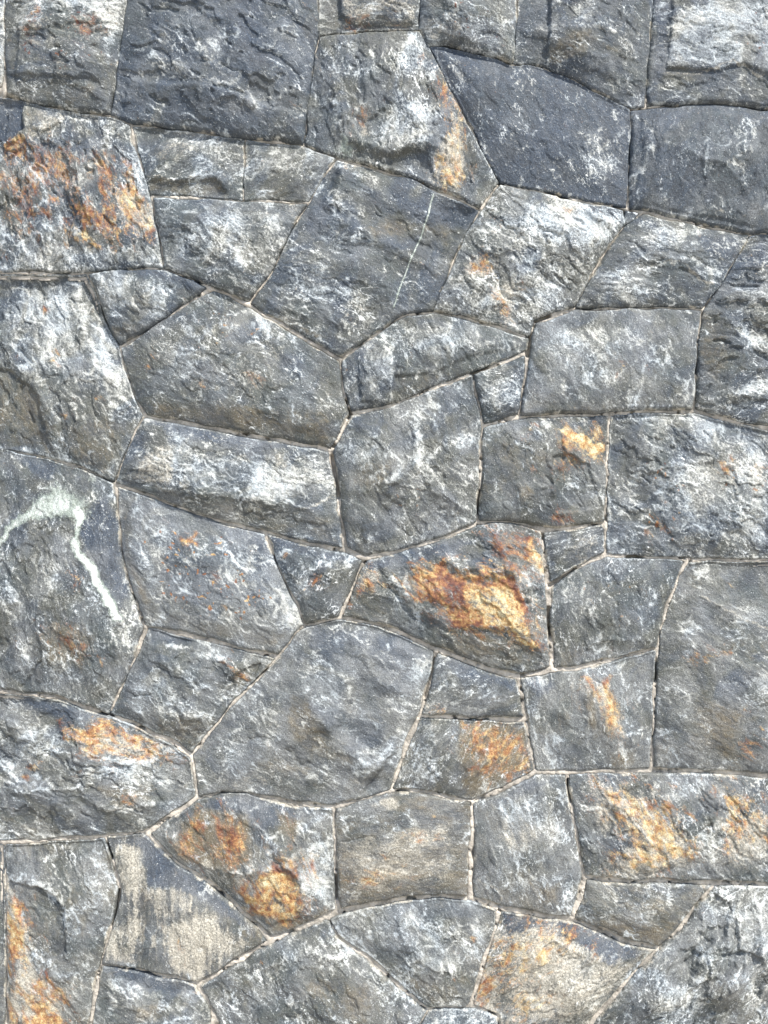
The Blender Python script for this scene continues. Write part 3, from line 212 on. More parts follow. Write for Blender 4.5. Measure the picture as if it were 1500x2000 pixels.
     ('w',.35,8,[(800,1460),(850,1450),(860,1480),(850,1530),(800,1540)]),('w',.45,6,[(840,1480),(850,1500),(865,1515),(850,1520)]),('ridge',6,8,[(850,1430),(840,1480),(860,1520)]),('ridge',6,9,[(925,1430),(950,1480),(920,1520)])]),
 dict(label='stone in the lower right with a thin diagonal cream and orange stain', p=[(1020,1329),(1083,1318),(1130,1314),(1180,1301),(1230,1288),(1283,1275),(1279,1380),(1272,1503),(1180,1505),(1110,1508),(1051,1508),(1039,1450),(1026,1365)],w=.2,wash=.48,o=.3,b=.05,c=.03,rough=.65,bump=.9,ang=80,
   f=[('rust',.56,10,[(1155,1335),(1190,1335),(1215,1390),(1240,1450),(1200,1430),(1165,1390)],.65),('rust',.66,6,[(1168,1345),(1185,1345),(1195,1385),(1210,1400),(1218,1420),(1200,1408),(1180,1385),(1172,1370)],.7),('c',.5,7,[(1165,1345),(1190,1345),(1215,1400),(1230,1445),(1215,1430),(1190,1400)]),('b',.65,6,[(1025,1330),(1085,1325),(1090,1345),(1060,1358),(1030,1345)]),('w',.3,6,[(1020,1328),(1080,1320),(1080,1335),(1060,1355),(1045,1355)]),('c',.3,8,[(1115,1335),(1145,1320),(1142,1400),(1120,1370)]),('o',.5,8,[(1145,1325),(1165,1330),(1165,1400),(1150,1420),(1145,1370)]),('w',.35,9,[(1180,1300),(1230,1290),(1250,1310),(1210,1350),(1190,1330)]),
     ('b',.5,5,[(1235,1310),(1262,1285),(1255,1310),(1230,1335)]),('w',.4,7,[(1210,1360),(1225,1370),(1235,1440),(1220,1420)]),('c',.2,12,[(1050,1370),(1110,1370),(1110,1450),(1070,1460)]),('w',.2,12,[(1050,1380),(1110,1370),(1110,1450),(1070,1460)]),('rust',.4,4,[(1235,1380),(1248,1380),(1240,1392)],.4),('o',.4,8,[(1150,1410),(1210,1420),(1200,1440),(1160,1440)]),('ridge',8,8,[(1145,1330),(1148,1400),(1140,1440)]),('ridge',7,8,[(1220,1340),(1235,1400),(1240,1460)]),('o',.4,7,[(1195,1480),(1240,1470),(1235,1500),(1195,1503)])]),
 dict(label='stone on the lower left edge with a gold and rust lens near its top', p=[(L0,1325),(0,1359),(60,1364),(110,1372),(160,1389),(210,1405),(270,1430),(326,1457),(366,1485),(371,1520),(377,1560),(337,1586),(297,1614),(272,1628),(200,1634),(100,1641),(0,1646),(L0,1650)],w=.28,o=.22,b=.1,rough=1.5,bump=1.2,ang=18,
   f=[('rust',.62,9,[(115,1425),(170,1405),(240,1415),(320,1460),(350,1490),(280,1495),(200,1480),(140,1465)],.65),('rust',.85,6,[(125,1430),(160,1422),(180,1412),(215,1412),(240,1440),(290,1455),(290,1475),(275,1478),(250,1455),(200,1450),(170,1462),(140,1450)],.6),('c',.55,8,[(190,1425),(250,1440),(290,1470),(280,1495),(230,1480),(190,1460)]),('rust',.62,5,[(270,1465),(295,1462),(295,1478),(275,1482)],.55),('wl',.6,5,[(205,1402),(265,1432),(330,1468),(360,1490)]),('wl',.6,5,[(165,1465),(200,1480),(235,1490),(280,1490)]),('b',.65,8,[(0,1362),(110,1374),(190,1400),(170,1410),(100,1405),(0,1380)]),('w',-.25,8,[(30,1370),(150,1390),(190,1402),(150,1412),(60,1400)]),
     ('w',.35,9,[(20,1420),(100,1420),(130,1450),(100,1490),(30,1480)]),('rust',.62,4,[(50,1490),(72,1490),(70,1502),(55,1500)],.7),('rust',.62,4,[(140,1512),(155,1512),(152,1520),(140,1520)],.6),('rust',.55,4,[(45,1518),(60,1510),(48,1525)],.6),('rust',.6,6,[(235,1558),(262,1556),(255,1572),(235,1572)],.5),('rust',.45,4,[(108,1412),(116,1412),(112,1425)],.1),('wl',.6,4,[(170,1515),(200,1508),(260,1500),(300,1485)]),('wl',.6,5,[(30,1550),(100,1545),(150,1540),(180,1550),(195,1575),(215,1585),(260,1580),(300,1570)]),('w',.35,8,[(170,1490),(320,1500),(340,1530),(250,1530),(170,1520)]),
     ('o',.45,9,[(180,1535),(300,1535),(300,1565),(220,1575)]),('w',-.3,9,[(30,1560),(170,1550),(200,1590),(150,1610),(40,1610)]),('w',-.3,7,[(300,1535),(350,1540),(350,1570),(300,1560)]),('ridge',10,9,[(30,1550),(100,1542),(160,1542),(195,1580),(300,1570)]),('ridge',10,8,[(125,1430),(170,1465),(240,1490),(300,1500)]),('rust',.5,5,[(310,1478),(330,1480),(345,1492),(320,1490)],.45),('groove',7,8,[(100,1420),(105,1450),(90,1490)]),('w',.25,6,[(335,1500),(370,1500),(375,1560),(355,1560)])]),
 dict(label='stone with dark ochre patches and a glowing orange blotch near a white right side', p=[(387,1569),(430,1556),(480,1554),(500,1563),(570,1580),(646,1587),(648,1650),(651,1720),(653,1782),(600,1806),(560,1826),(524,1834),(504,1813),(454,1762),(404,1722),(344,1687),(290,1636),(332,1602)],w=.2,o=.28,b=.15,rough=1.0,bump=1.2,ang=60,
   f=[('rust',.62,12,[(455,1745),(500,1680),(560,1665),(605,1700),(605,1790),(560,1825),(510,1815)],.5),('rust',.56,12,[(330,1620),(400,1585),(480,1600),(490,1670),(440,1700),(360,1690)],.45),('rust',.95,6,[(503,1700),(530,1685),(560,1688),(590,1705),(592,1735),(580,1765),(590,1780),(560,1800),(530,1805),(500,1770),(480,1775),(465,1758),(490,1745)],.66),('rust',.9,5,[(530,1680),(560,1690),(588,1700),(590,1720),(560,1700),(535,1695)],.25),('rust',.8,5,[(515,1705),(540,1700),(545,1720),(510,1730)],.9),('rust',.6,9,[(345,1625),(380,1612),(390,1640),(370,1670),(345,1660)],.5),('rust',.6,8,[(400,1600),(460,1600),(450,1650),(400,1660),(390,1630)],.4),('rust',.64,6,[(430,1655),(470,1645),(475,1660),(440,1670)],.55),('o',.85,10,[(345,1620),(400,1590),(480,1600),(490,1670),(450,1700),(400,1690),(350,1680)]),
     ('w',.75,6,[(592,1680),(600,1650),(640,1640),(648,1700),(640,1780),(620,1760),(600,1770),(590,1740)]),('w',.35,7,[(400,1700),(440,1705),(470,1700),(500,1690),(500,1720),(440,1730),(410,1720)]),('c',.6,5,[(515,1635),(525,1640),(540,1665),(575,1675),(575,1690),(545,1680),(520,1655)]),('w',.3,7,[(330,1610),(400,1590),(380,1610),(330,1645)]),('b',.5,8,[(400,1562),(480,1556),(570,1582),(600,1600),(500,1620),(470,1590),(400,1580)]),('o',.6,8,[(540,1585),(590,1600),(570,1640),(550,1620)]),('rust',.5,7,[(545,1585),(575,1590),(575,1630),(555,1620)],.3),
     ('c',.35,7,[(380,1685),(410,1680),(410,1720),(385,1710)]),('o',.5,7,[(540,1800),(620,1790),(640,1785),(560,1825),(520,1830)]),('w',-.3,7,[(600,1790),(650,1780),(600,1805),(540,1820),(580,1790)]),('ridge',12,10,[(520,1640),(575,1690),(595,1730),(600,1780)]),('ridge',8,9,[(330,1640),(400,1700),(480,1700),(520,1690)]),('wl',.6,4,[(575,1670),(610,1650),(645,1640)]),('up',7,7,[(470,1750),(510,1695),(560,1685),(595,1710),(590,1790),(530,1810)])]),
 dict(label='flat olive grey rectangular stone at the lower centre with a curved top', p=[(656,1587),(700,1570),(765,1556),(815,1553),(870,1566),(920,1574),(917,1640),(915,1700),(912,1756),(850,1751),(790,1757),(720,1770),(664,1780),(660,1720),(657,1650)],w=.12,wash=.42,o=.5,c=.05,rough=.5,bump=.6,
   f=[('c',.62,5,[(720,1570),(765,1562),(780,1575),(765,1590),(745,1578),(725,1580)]),('w',.3,6,[(660,1595),(700,1590),(760,1600),(700,1620),(665,1630)]),('rust',.65,4,[(836,1588),(848,1588),(850,1600),(840,1602)],.85),('wl',.4,3,[(665,1615),(700,1600),(730,1608),(790,1605)]),('b',.35,7,[(790,1600),(900,1580),(915,1600),(820,1612)]),('w',-.3,6,[(800,1560),(880,1570),(915,1595),(860,1610),(800,1580)]),('rust',.42,10,[(680,1720),(740,1700),(780,1700),(740,1730)],.7),('c',.42,12,[(670,1650),(800,1620),(890,1630),(880,1720),(690,1740)]),('w',.45,4,[(905,1615),(918,1610),(915,1660),(905,1650)]),('groove',5,3,[(658,1648),(690,1642),(730,1635)]),('rust',.42,6,[(790,1630),(830,1620),(820,1640)],.5),('rust',.4,6,[(850,1620),(870,1615),(855,1635)],.65)]),
 dict(label='pale yellow grey stone with a rough right side, right of the olive rectangular stone', p=[(930,1577),(985,1552),(1048,1519),(1107,1518),(1113,1570),(1125,1640),(1140,1718),(1133,1758),(1118,1795),(1060,1790),(990,1775),(928,1758),(928,1700),(929,1640)],w=.2,wash=.5,o=.3,c=.05,rough=.7,bump=.8,ang=75,pil=15,
   f=[('c',.6,14,[(985,1600),(1050,1620),(1040,1660),(990,1670),(975,1640)]),('w',.3,14,[(980,1560),(1060,1560),(1070,1700),(1020,1740),(980,1690)]),('c',.2,12,[(1030,1700),(1070,1690),(1060,1750),(1020,1750)]),('w',-.25,8,[(932,1580),(975,1570),(975,1650),(940,1700)]),('w',.35,7,[(1050,1600),(1100,1590),(1105,1650),(1070,1660)]),('o',.4,7,[(1060,1740),(1100,1720),(1090,1770),(1060,1760)]),('w',-.25,8,[(1060,1740),(1090,1720),(1100,1770),(1070,1770)]),('b',.4,7,[(960,1565),(1040,1525),(1100,1522),(1040,1550),(980,1580)]),('wl',.4,4,[(1098,1790),(1110,1760),(1125,1740)]),('cl',.4,4,[(940,1720),(970,1745),(980,1765)]),('ridge',8,8,[(1095,1540),(1100,1640),(1115,1720)])]),
 dict(label='wide stone on the lower right with golden yellow and orange clouding', p=[(1117,1519),(1276,1514),(1400,1518),(1500,1525),(R1,1540),(R1,1745),(1500,1728),(1400,1724),(1330,1724),(1220,1723),(1150,1716),(1135,1640),(1122,1570)],w=.26,o=.25,b=.1,rough=1.3,bump=.9,ang=55,lift=2,
   f=[('rust',.64,14,[(1160,1530),(1230,1540),(1300,1560),(1350,1620),(1360,1690),(1280,1710),(1200,1705),(1230,1640),(1180,1590)],.75),('rust',.60,12,[(1400,1540),(1460,1550),(1500,1600),(1500,1660),(1430,1660),(1410,1600)],.7),('rust',.78,7,[(1195,1550),(1215,1548),(1240,1590),(1240,1620),(1220,1600),(1200,1580)],.7),('rust',.85,6,[(1262,1560),(1280,1560),(1288,1575),(1275,1592),(1262,1585)],.45),('rust',.82,8,[(1260,1600),(1300,1605),(1340,1640),(1345,1660),(1330,1690),(1290,1680),(1280,1640)],.78),('rust',.82,8,[(1240,1640),(1270,1620),(1270,1680),(1265,1700),(1210,1700),(1240,1670)],.82),('rust',.68,5,[(1200,1628),(1218,1625),(1215,1636)],.4),('rust',.75,5,[(1340,1590),(1350,1588),(1365,1608),(1358,1610)],.6),('rust',.78,7,[(1410,1550),(1430,1545),(1460,1580),(1440,1590),(1415,1580)],.75),
     ('rust',.62,7,[(1430,1600),(1470,1600),(1460,1650),(1435,1640)],.65),('c',.5,8,[(1150,1525),(1200,1525),(1185,1600),(1165,1580)]),('c',.55,12,[(1190,1550),(1250,1560),(1345,1640),(1340,1700),(1200,1700),(1240,1650),(1210,1600)]),('c',.5,9,[(1410,1600),(1500,1590),(1520,1680),(1430,1690)]),('c',.4,6,[(1165,1590),(1200,1600),(1180,1640),(1165,1620)]),('b',.4,8,[(1190,1640),(1235,1640),(1230,1690),(1195,1690)]),('w',.55,6,[(1290,1560),(1330,1545),(1380,1530),(1370,1550),(1310,1565)]),('w',.3,9,[(1360,1630),(1410,1600),(1410,1680),(1350,1700)]),
     ('w',.4,7,[(1470,1620),(1500,1610),(1520,1690),(1480,1680)]),('w',-.3,8,[(1125,1530),(1165,1570),(1165,1640),(1180,1700),(1150,1710),(1135,1640)]),('b',.45,8,[(1190,1518),(1500,1528),(1500,1560),(1400,1530),(1280,1530),(1200,1535)]),('w',-.25,8,[(1200,1520),(1280,1520),(1270,1545),(1220,1545)]),('b',.3,6,[(1350,1570),(1395,1560),(1390,1590),(1360,1600)]),('ridge',10,9,[(1190,1560),(1235,1600),(1270,1650),(1270,1700)]),('ridge',9,8,[(1400,1560),(1395,1600),(1365,1620)]),('groove',6,7,[(1200,1702),(1260,1712),(1320,1705)]),('o',.3,7,[(1180,1705),(1300,1712),(1280,1722),(1160,1716)]),('w',-.2,7,[(1420,1640),(1440,1660),(1430,1680),(1415,1670)])]),
 dict(label='plain grey brown stone at the lower right tapering to a point at the bottom', p=[(1150,1727),(1220,1732),(1330,1733),(1396,1734),(1361,1775),(1326,1820),(1290,1854),(1240,1844),(1180,1821),(1128,1799),(1143,1760)],w=.22,o=.35,b=.05,c=.03,rough=.7,bump=.5,
   f=[('b',.5,7,[(1170,1732),(1300,1735),(1380,1738),(1300,1750),(1220,1755)]),('c',.22,10,[(1180,1760),(1300,1760),(1310,1810),(1220,1810)]),('o',.3,8,[(1170,1800),(1290,1815),(1290,1850),(1180,1818)]),('w',.15,8,[(1150,1740),(1200,1740),(1200,1790),(1150,1780)])]),
 dict(label='very rough sparkling white stone in the bottom right corner with chipped dark hollows', wash=.3,p=[(1403,1737),(1500,1738),(R1,1750),(R1,B1),(1090,B1),(1167,2000),(1205,1960),(1245,1912),(1297,1862),(1334,1824),(1369,1779)],w=.30,o=.1,b=.0,rough=1.9,bump=2.1,nf=18,ang=125,inset=1.5,lift=5,
   f=[('up',-7,3,[(1400,1745),(1425,1765),(1432,1782),(1415,1830),(1408,1835),(1400,1800),(1392,1770)]),('up',-8,3,[(1330,1855),(1372,1862),(1350,1905),(1332,1935),(1298,1918),(1300,1900)]),('up',9,3,[(1440,1790),(1500,1790),(1500,1850),(1478,1862),(1440,1850)]),('up',8,3,[(1380,1865),(1460,1870),(1450,1950),(1380,1945)]),('up',-10,3,[(1478,1905),(1500,1900),(1490,1955),(1476,1950)]),
    ('w',.3,8,[(1400,1740),(1500,1735),(R1,1740),(R1,1900),(1500,1870),(1480,1850),(1430,1850),(1420,1800)]),('w',.35,6,[(1375,1770),(1405,1760),(1420,1810),(1400,1830),(1380,1810)]),('w',-.12,5,[(1400,1740),(1430,1770),(1425,1800),(1400,1830),(1415,1790),(1395,1755)]),('up',-6,4,[(1335,1830),(1365,1820),(1390,1840),(1360,1860),(1350,1905),(1330,1930),(1300,1915),(1320,1870)]),('w',-.12,6,[(1310,1860),(1370,1820),(1385,1840),(1365,1860),(1350,1910),(1300,1930),(1290,1900)]),('up',-5,3,[(1405,1860),(1455,1855),(1445,1900),(1410,1900)]),
     ('w',-.15,8,[(1400,1865),(1450,1855),(1460,1900),(1420,1940),(1380,1930)]),('o',.3,8,[(1375,1910),(1440,1880),(1440,1940),(1390,1945)]),('w',.35,8,[(1270,1900),(1300,1900),(1320,1925),(1380,1920),(1370,1990),(1280,1980)]),('w',.4,8,[(1340,1860),(1420,1860),(1380,1880)]),('w',.4,7,[(1440,1900),(1500,1890),(1500,2000),(1460,1980)]),('w',-.2,9,[(1230,1930),(1290,1960),(1290,2000),(1180,2000)]),('ridge',13,9,[(1410,1740),(1430,1790),(1420,1840),(1380,1860),(1370,1900),(1335,1935)]),('ridge',11,8,[(1480,1780),(1485,1850),(1500,1920)]),('groove',10,7,[(1340,1880),(1350,1910),(1330,1935)])]),
 dict(label='pale buff stone at the bottom with an orange left side and shadowed upper right edge', p=[(983,1785),(1060,1801),(1122,1807),(1180,1832),(1240,1854),(1284,1864),(1236,1910),(1194,1958),(1157,2000),(1080,B1),(985,B1),(975,1990),(928,1972),(944,1910),(959,1860),(974,1820)],inset=1.2,w=.26,c=.26,o=.3,wash=.1,rough=1.2,bump=1.1,pil=18,ang=140,
   f=[('rust',.66,12,[(925,1990),(935,1900),(970,1840),(1010,1830),(1020,1880),(980,1930),(960,1990)],.55),('rust',.55,14,[(1010,1830),(1080,1810),(1120,1840),(1060,1900),(1000,1920)],.8),('c',.32,14,[(1010,1830),(1080,1810),(1150,1870),(1240,1880),(1200,1940),(1100,2000),(1000,1990),(1000,1900)]),('rust',.78,7,[(950,1870),(980,1865),(1000,1850),(1010,1870),(985,1900),(950,1920),(940,1910)],.62),('rust',.72,6,[(925,1920),(945,1915),(950,1950),(945,1985),(932,1975)],.55),('rust',.68,5,[(1045,1808),(1062,1806),(1062,1825),(1050,1822)],.5),('rust',.62,5,[(1148,1845),(1163,1850),(1160,1858),(1148,1852)],.35),('rust',.55,8,[(1020,1840),(1040,1835),(1045,1870),(1010,1880)],.7),('rust',.55,5,[(978,1800),(984,1800),(982,1812)],.8),('w',-.45,7,[(985,1787),(1060,1803),(1125,1812),(1240,1858),(1250,1870),(1180,1880),(1130,1840),(1060,1815),(990,1830)]),('b',.9,7,[(985,1787),(1060,1803),(1125,1812),(1240,1858),(1250,1870),(1180,1880),(1130,1840),(1060,1815),(990,1830)]),  # dark blue upper edge is cast shadow put into the colour
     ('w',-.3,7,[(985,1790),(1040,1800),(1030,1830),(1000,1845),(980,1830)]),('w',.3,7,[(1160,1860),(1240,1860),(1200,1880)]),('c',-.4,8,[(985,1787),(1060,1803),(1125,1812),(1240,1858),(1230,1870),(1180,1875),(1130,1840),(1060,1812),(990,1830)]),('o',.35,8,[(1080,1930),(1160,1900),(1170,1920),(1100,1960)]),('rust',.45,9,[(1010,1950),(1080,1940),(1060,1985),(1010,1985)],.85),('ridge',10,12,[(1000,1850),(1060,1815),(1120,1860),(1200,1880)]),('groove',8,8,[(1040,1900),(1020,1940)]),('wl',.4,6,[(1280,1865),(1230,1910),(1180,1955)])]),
 dict(label='grey stone at the bottom centre with white crystal clusters', p=[(646,1803),(664,1792),(720,1781),(790,1768),(850,1762),(917,1766),(970,1785),(966,1820),(951,1860),(935,1910),(918,1968),(908,1974),(870,1974),(838,1976),(784,1931),(724,1876),(664,1836)],w=.28,b=.05,o=.12,rough=1.0,bump=.9,ang=50,
   f=[('w',.35,6,[(785,1785),(812,1790),(810,1810),(790,1812)]),('w',.4,6,[(815,1800),(860,1830),(855,1855),(830,1840)]),('w',.4,7,[(800,1860),(870,1860),(900,1880),(880,1930),(850,1900),(805,1890)]),('w',-.35,9,[(860,1765),(920,1770),(960,1790),(900,1810),(860,1790)]),('w',.4,6,[(660,1795),(720,1782),(760,1775),(740,1790),(680,1800)]),('wl',.4,4,[(880,1822),(920,1818),(925,1830)]),('w',.4,7,[(920,1810),(955,1820),(940,1870),(915,1880)]),('w',.15,12,[(650,1810),(770,1800),(790,1860),(720,1860)]),('rust',.6,4,[(785,1875),(793,1878),(790,1884)],.4),('rust',.55,4,[(912,1838),(920,1840),(916,1845)],.55),
     ('o',.3,8,[(780,1900),(880,1930),(910,1970),(840,1970)]),('w',.25,7,[(840,1970),(880,1930),(910,1960),(900,1974)]),('wl',.45,4,[(650,1812),(720,1870),(790,1935)]),('ridge',8,7,[(780,1790),(790,1840),(830,1880),(900,1900)])]),
 dict(label='large grey stone at the bottom with a bright curved crest and dark streaked face', p=[(390,1934),(440,1905),(502,1866),(562,1838),(640,1806),(657,1843),(717,1885),(777,1938),(832,1984),(815,2020),(800,B1),(440,B1),(428,2000),(414,1975)],w=.2,b=.05,o=.15,rough=1.1,bump=1.2,ang=55,
   f=[('wl',.75,5,[(596,1845),(615,1865),(645,1870),(675,1863),(700,1880)]),('w',.35,9,[(530,1890),(570,1860),(600,1850),(620,1870),(690,1870),(680,1900),(600,1890)]),('w',-.25,9,[(600,1910),(690,1900),(740,1940),(700,1980),(620,2000)]),('w',-.3,7,[(500,1880),(560,1850),(590,1840),(560,1870),(510,1900)]),('w',.3,8,[(690,1890),(790,1960),(760,1985),(700,1920)]),('w',.3,10,[(400,1930),(480,1900),(540,1920),(500,1980),(430,1990)]),('w',.25,8,[(600,1840),(650,1820),(700,1870),(640,1860)]),('ridge',12,9,[(520,1895),(600,1850),(640,1870),(690,1870),(760,1940)]),('o',.25,9,[(600,1900),(720,1930),(700,2000),(600,2000)])]),
 dict(label='thin arched top of a blue grey stone at the bottom edge', p=[(838,1984),(870,1979),(910,1979),(930,1980),(972,1994),(982,B1),(808,B1),(820,2020)],w=.4,b=.5,rough=.8,bump=.5,f=[('wl',.4,6,[(840,1995),(900,1990),(960,2000)])]),
 dict(label='cream and tan streaked stone at the lower left with vertical drip marks',VS=1, p=[(205,1642),(275,1637),(287,1645),(338,1694),(398,1730),(448,1773),(498,1820),(516,1844),(480,1866),(430,1898),(385,1924),(320,1911),(250,1896),(197,1888),(210,1840),(220,1800),(233,1762),(233,1740),(220,1690)],w=.1,c=.18,o=.25,rough=.7,bump=.6,ang=90,pil=10,
   f=[('c',.5,8,[(220,1660),(270,1665),(280,1700),(265,1760),(240,1740),(222,1700)]),('c',.5,10,[(320,1810),(400,1790),(440,1820),(480,1850),(420,1890),(380,1920),(330,1890)]),('c',.4,8,[(205,1830),(260,1780),(280,1830),(260,1890),(200,1880)]),('cl',.45,6,[(262,1700),(262,1780),(258,1860)]),('cl',.4,4,[(366,1730),(370,1780)]),('cl',.35,5,[(300,1740),(310,1800),(300,1850)]),('c',.3,8,[(285,1730),(370,1735),(375,1790),(300,1790)]),('b',.8,7,[(270,1640),(290,1650),(340,1700),(400,1735),(500,1825),(505,1840),(460,1800),(400,1770),(370,1745),(290,1725),(280,1680)]),  # blue upper right edge paints in the shadow of the neighbouring stone
     ('c',-.5,7,[(270,1640),(290,1650),(340,1700),(400,1735),(500,1825),(500,1835),(450,1795),(400,1765),(370,1740),(290,1722),(280,1680)]),('w',-.2,8,[(285,1650),(340,1700),(370,1735),(290,1720)]),('b',.4,5,[(210,1645),(280,1640),(280,1660),(215,1662)]),('o',.4,8,[(270,1700),(290,1740),(290,1800),(270,1850)]),('w',.4,7,[(380,1720),(420,1750),(400,1760),(380,1740)]),('rust',.4,7,[(330,1820),(360,1815),(350,1840)],.9),('o',.4,7,[(390,1840),(410,1830),(400,1880),(385,1870)]),('w',.35,6,[(218,1810),(240,1800),(235,1835),(215,1840)])]),
 dict(label='stone in the bottom left corner with gold and orange staining down its left side', p=[(6,1656),(100,1651),(197,1644),(211,1690),(224,1740),(220,1778),(205,1825),(190,1885),(180,1922),(168,2000),(150,B1),(8,B1),(9,1960),(7,1800)],w=.24,o=.3,b=.02,rough=1.0,bump=.9,ang=60,
   f=[('rust',.68,10,[(8,1740),(40,1760),(60,1850),(65,1900),(30,1930),(8,1900)],.6),('rust',.68,12,[(8,1930),(60,1900),(120,1930),(125,2060),(8,2060)],.6),('rust',.85,6,[(12,1790),(25,1785),(45,1820),(55,1855),(50,1865),(30,1850),(12,1825)],.68),('rust',.82,6,[(15,1745),(35,1750),(32,1765),(15,1760)],.5),('c',.55,8,[(10,1720),(25,1760),(40,1800),(58,1850),(70,1900),(110,1930),(120,2000),(10,2000),(30,1900),(15,1830)]),('rust',.8,5,[(80,1892),(95,1895),(110,1930),(105,1940),(92,1925)],.35),('rust',.78,8,[(12,1950),(40,1960),(60,1975),(100,1980),(120,1985),(120,2060),(12,2060)],.62),('rust',.7,6,[(55,1925),(70,1930),(70,1950),(55,1945)],.45),('rust',.68,5,[(28,1912),(42,1910),(35,1925)],.6),('rust',.7,6,[(35,1870),(55,1875),(55,1895),(40,1890)],.9),
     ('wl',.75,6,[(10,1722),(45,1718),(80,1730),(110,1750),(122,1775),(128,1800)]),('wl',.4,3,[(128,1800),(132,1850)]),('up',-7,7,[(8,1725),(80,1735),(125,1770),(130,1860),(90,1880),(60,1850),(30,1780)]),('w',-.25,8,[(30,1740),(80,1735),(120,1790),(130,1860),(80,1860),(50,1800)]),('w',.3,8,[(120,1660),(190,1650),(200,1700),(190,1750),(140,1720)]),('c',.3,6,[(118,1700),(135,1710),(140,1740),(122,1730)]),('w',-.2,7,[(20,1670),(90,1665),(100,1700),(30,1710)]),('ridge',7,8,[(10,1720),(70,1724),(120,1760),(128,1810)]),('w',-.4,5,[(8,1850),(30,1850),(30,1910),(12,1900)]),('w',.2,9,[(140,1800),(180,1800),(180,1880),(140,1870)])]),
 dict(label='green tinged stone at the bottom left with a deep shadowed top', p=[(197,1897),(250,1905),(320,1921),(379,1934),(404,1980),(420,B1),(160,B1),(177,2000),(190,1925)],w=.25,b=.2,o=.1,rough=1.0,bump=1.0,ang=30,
   f=[('up',-12,6,[(225,1900),(320,1915),(382,1932),(375,1945),(320,1948),(270,1935),(230,1915)]),('b',.5,6,[(225,1900),(320,1915),(382,1932),(375,1945),(320,1948),(270,1935),(230,1915)]),('w',-.3,6,[(225,1900),(320,1915),(382,1932),(375,1945),(320,1948),(270,1935),(230,1915)]),('w',.5,5,[(265,1938),(290,1945),(330,1960),(350,1975),(300,1960)]),('c',.4,6,[(345,1955),(370,1955),(372,1975),(350,1975)]),('c',.3,8,[(265,1965),(330,1970),(330,1990),(260,1990)]),('o',.4,8,[(260,1960),(330,1965),(330,1990),(260,1990)]),('w',.35,6,[(210,1915),(225,1920),(220,1990),(205,1990)])]),  # sunken top also darkened blue, its shadow put into the colour
 dict(label='sliver of a neighbouring stone at the top left edge of the frame', p=[(-190,T0),(0,T0),(1,-40),(2,60),(0,120),(-3,160),(L0,150)],w=.5,b=.1,c=.3,rough=.8,bump=.5,f=[]),
 dict(label='sliver of a dark stone at the bottom left edge of the frame', p=[(L0,1658),(0,1657),(2,1800),(3,1960),(2,B1),(L0,B1)],w=.1,o=.2,b=.1,rough=.8,bump=.5,lift=-5,f=[]),
]
# places where the joint is open and black, and where mortar is smeared proud
GAPS = [([(842,82),(872,84),(890,88)],9,30),([(975,345),(980,352)],8,36),([(1080,376),(1105,384)],14,34),([(1205,402),(1222,410),(1226,430)],9,30),([(558,465),(575,435)],8,34),([(676,800),(682,812)],9,34),([(1076,1190),(1078,1240)],6,30),
  ([(1284,1290),(1286,1330)],6,30),([(1450,196),(1500,206)],7,30),([(228,1750),(218,1815)],8,36),([(208,1655),(212,1680)],6,30),([(936,960),(937,1000)],7,30),([(648,890),(660,970)],6,26),([(225,665),(190,600)],8,22),([(212,212),(216,160)],7,34),([(232,75),(240,10)],5,30),
  ([(1036,650),(1034,690)],7,30),([(655,1720),(657,1760)],7,30),([(1115,1530),(1120,1570)],6,30),([(598,230),(605,130)],5,28),([(820,10),(819,50)],5,28),([(1078,1145),(1130,1115)],6,26),([(1236,230),(1235,310)],5,28),([(1050,622),(1075,612)],6,26),([(850,1290),(830,1365)],5,20),([(200,1396),(212,1400)],8,26)]
SMEARS = [([(535,268),(590,277)],7,5),([(1003,60),(1003,118)],7,6),([(1265,110),(1263,204),(1290,202)],7,6),([(1378,600),(1360,600)],8,6),([(855,1272),(950,1306),(1012,1326),(1085,1312)],8,6),([(480,590),(500,560)],8,6),([(645,875),(680,815)],8,6),([(405,560),(480,592),(560,638),(662,698)],6,5),
  ([(210,1398),(270,1300),(280,1228)],6,5),([(700,1090),(715,1092)],8,6),([(1258,410),(1380,437),(1470,454)],7,6),([(920,1570),(920,1760)],6,5),([(1344,1095),(1295,1230)],6,5),([(1245,2),(1240,10)],3,1),([(230,1000),(245,1130),(280,1225)],6,5),([(195,1890),(172,2000)],6,5),([(205,219),(250,235)],6,4),([(520,1840),(512,1850)],8,6),([(925,1572),(1048,1514),(1200,1510)],6,5),
  ([(4,0),(3,180)],7,6),([(0,528),(60,529)],7,4),([(0,1354),(110,1367)],7,6),([(0,1650),(100,1646)],7,5),([(1122,1800),(1140,1765),(1146,1722)],6,5),([(471,384),(475,290)],6,4),([(290,378),(600,392)],5,4),([(941,403),(975,355)],6,4)]


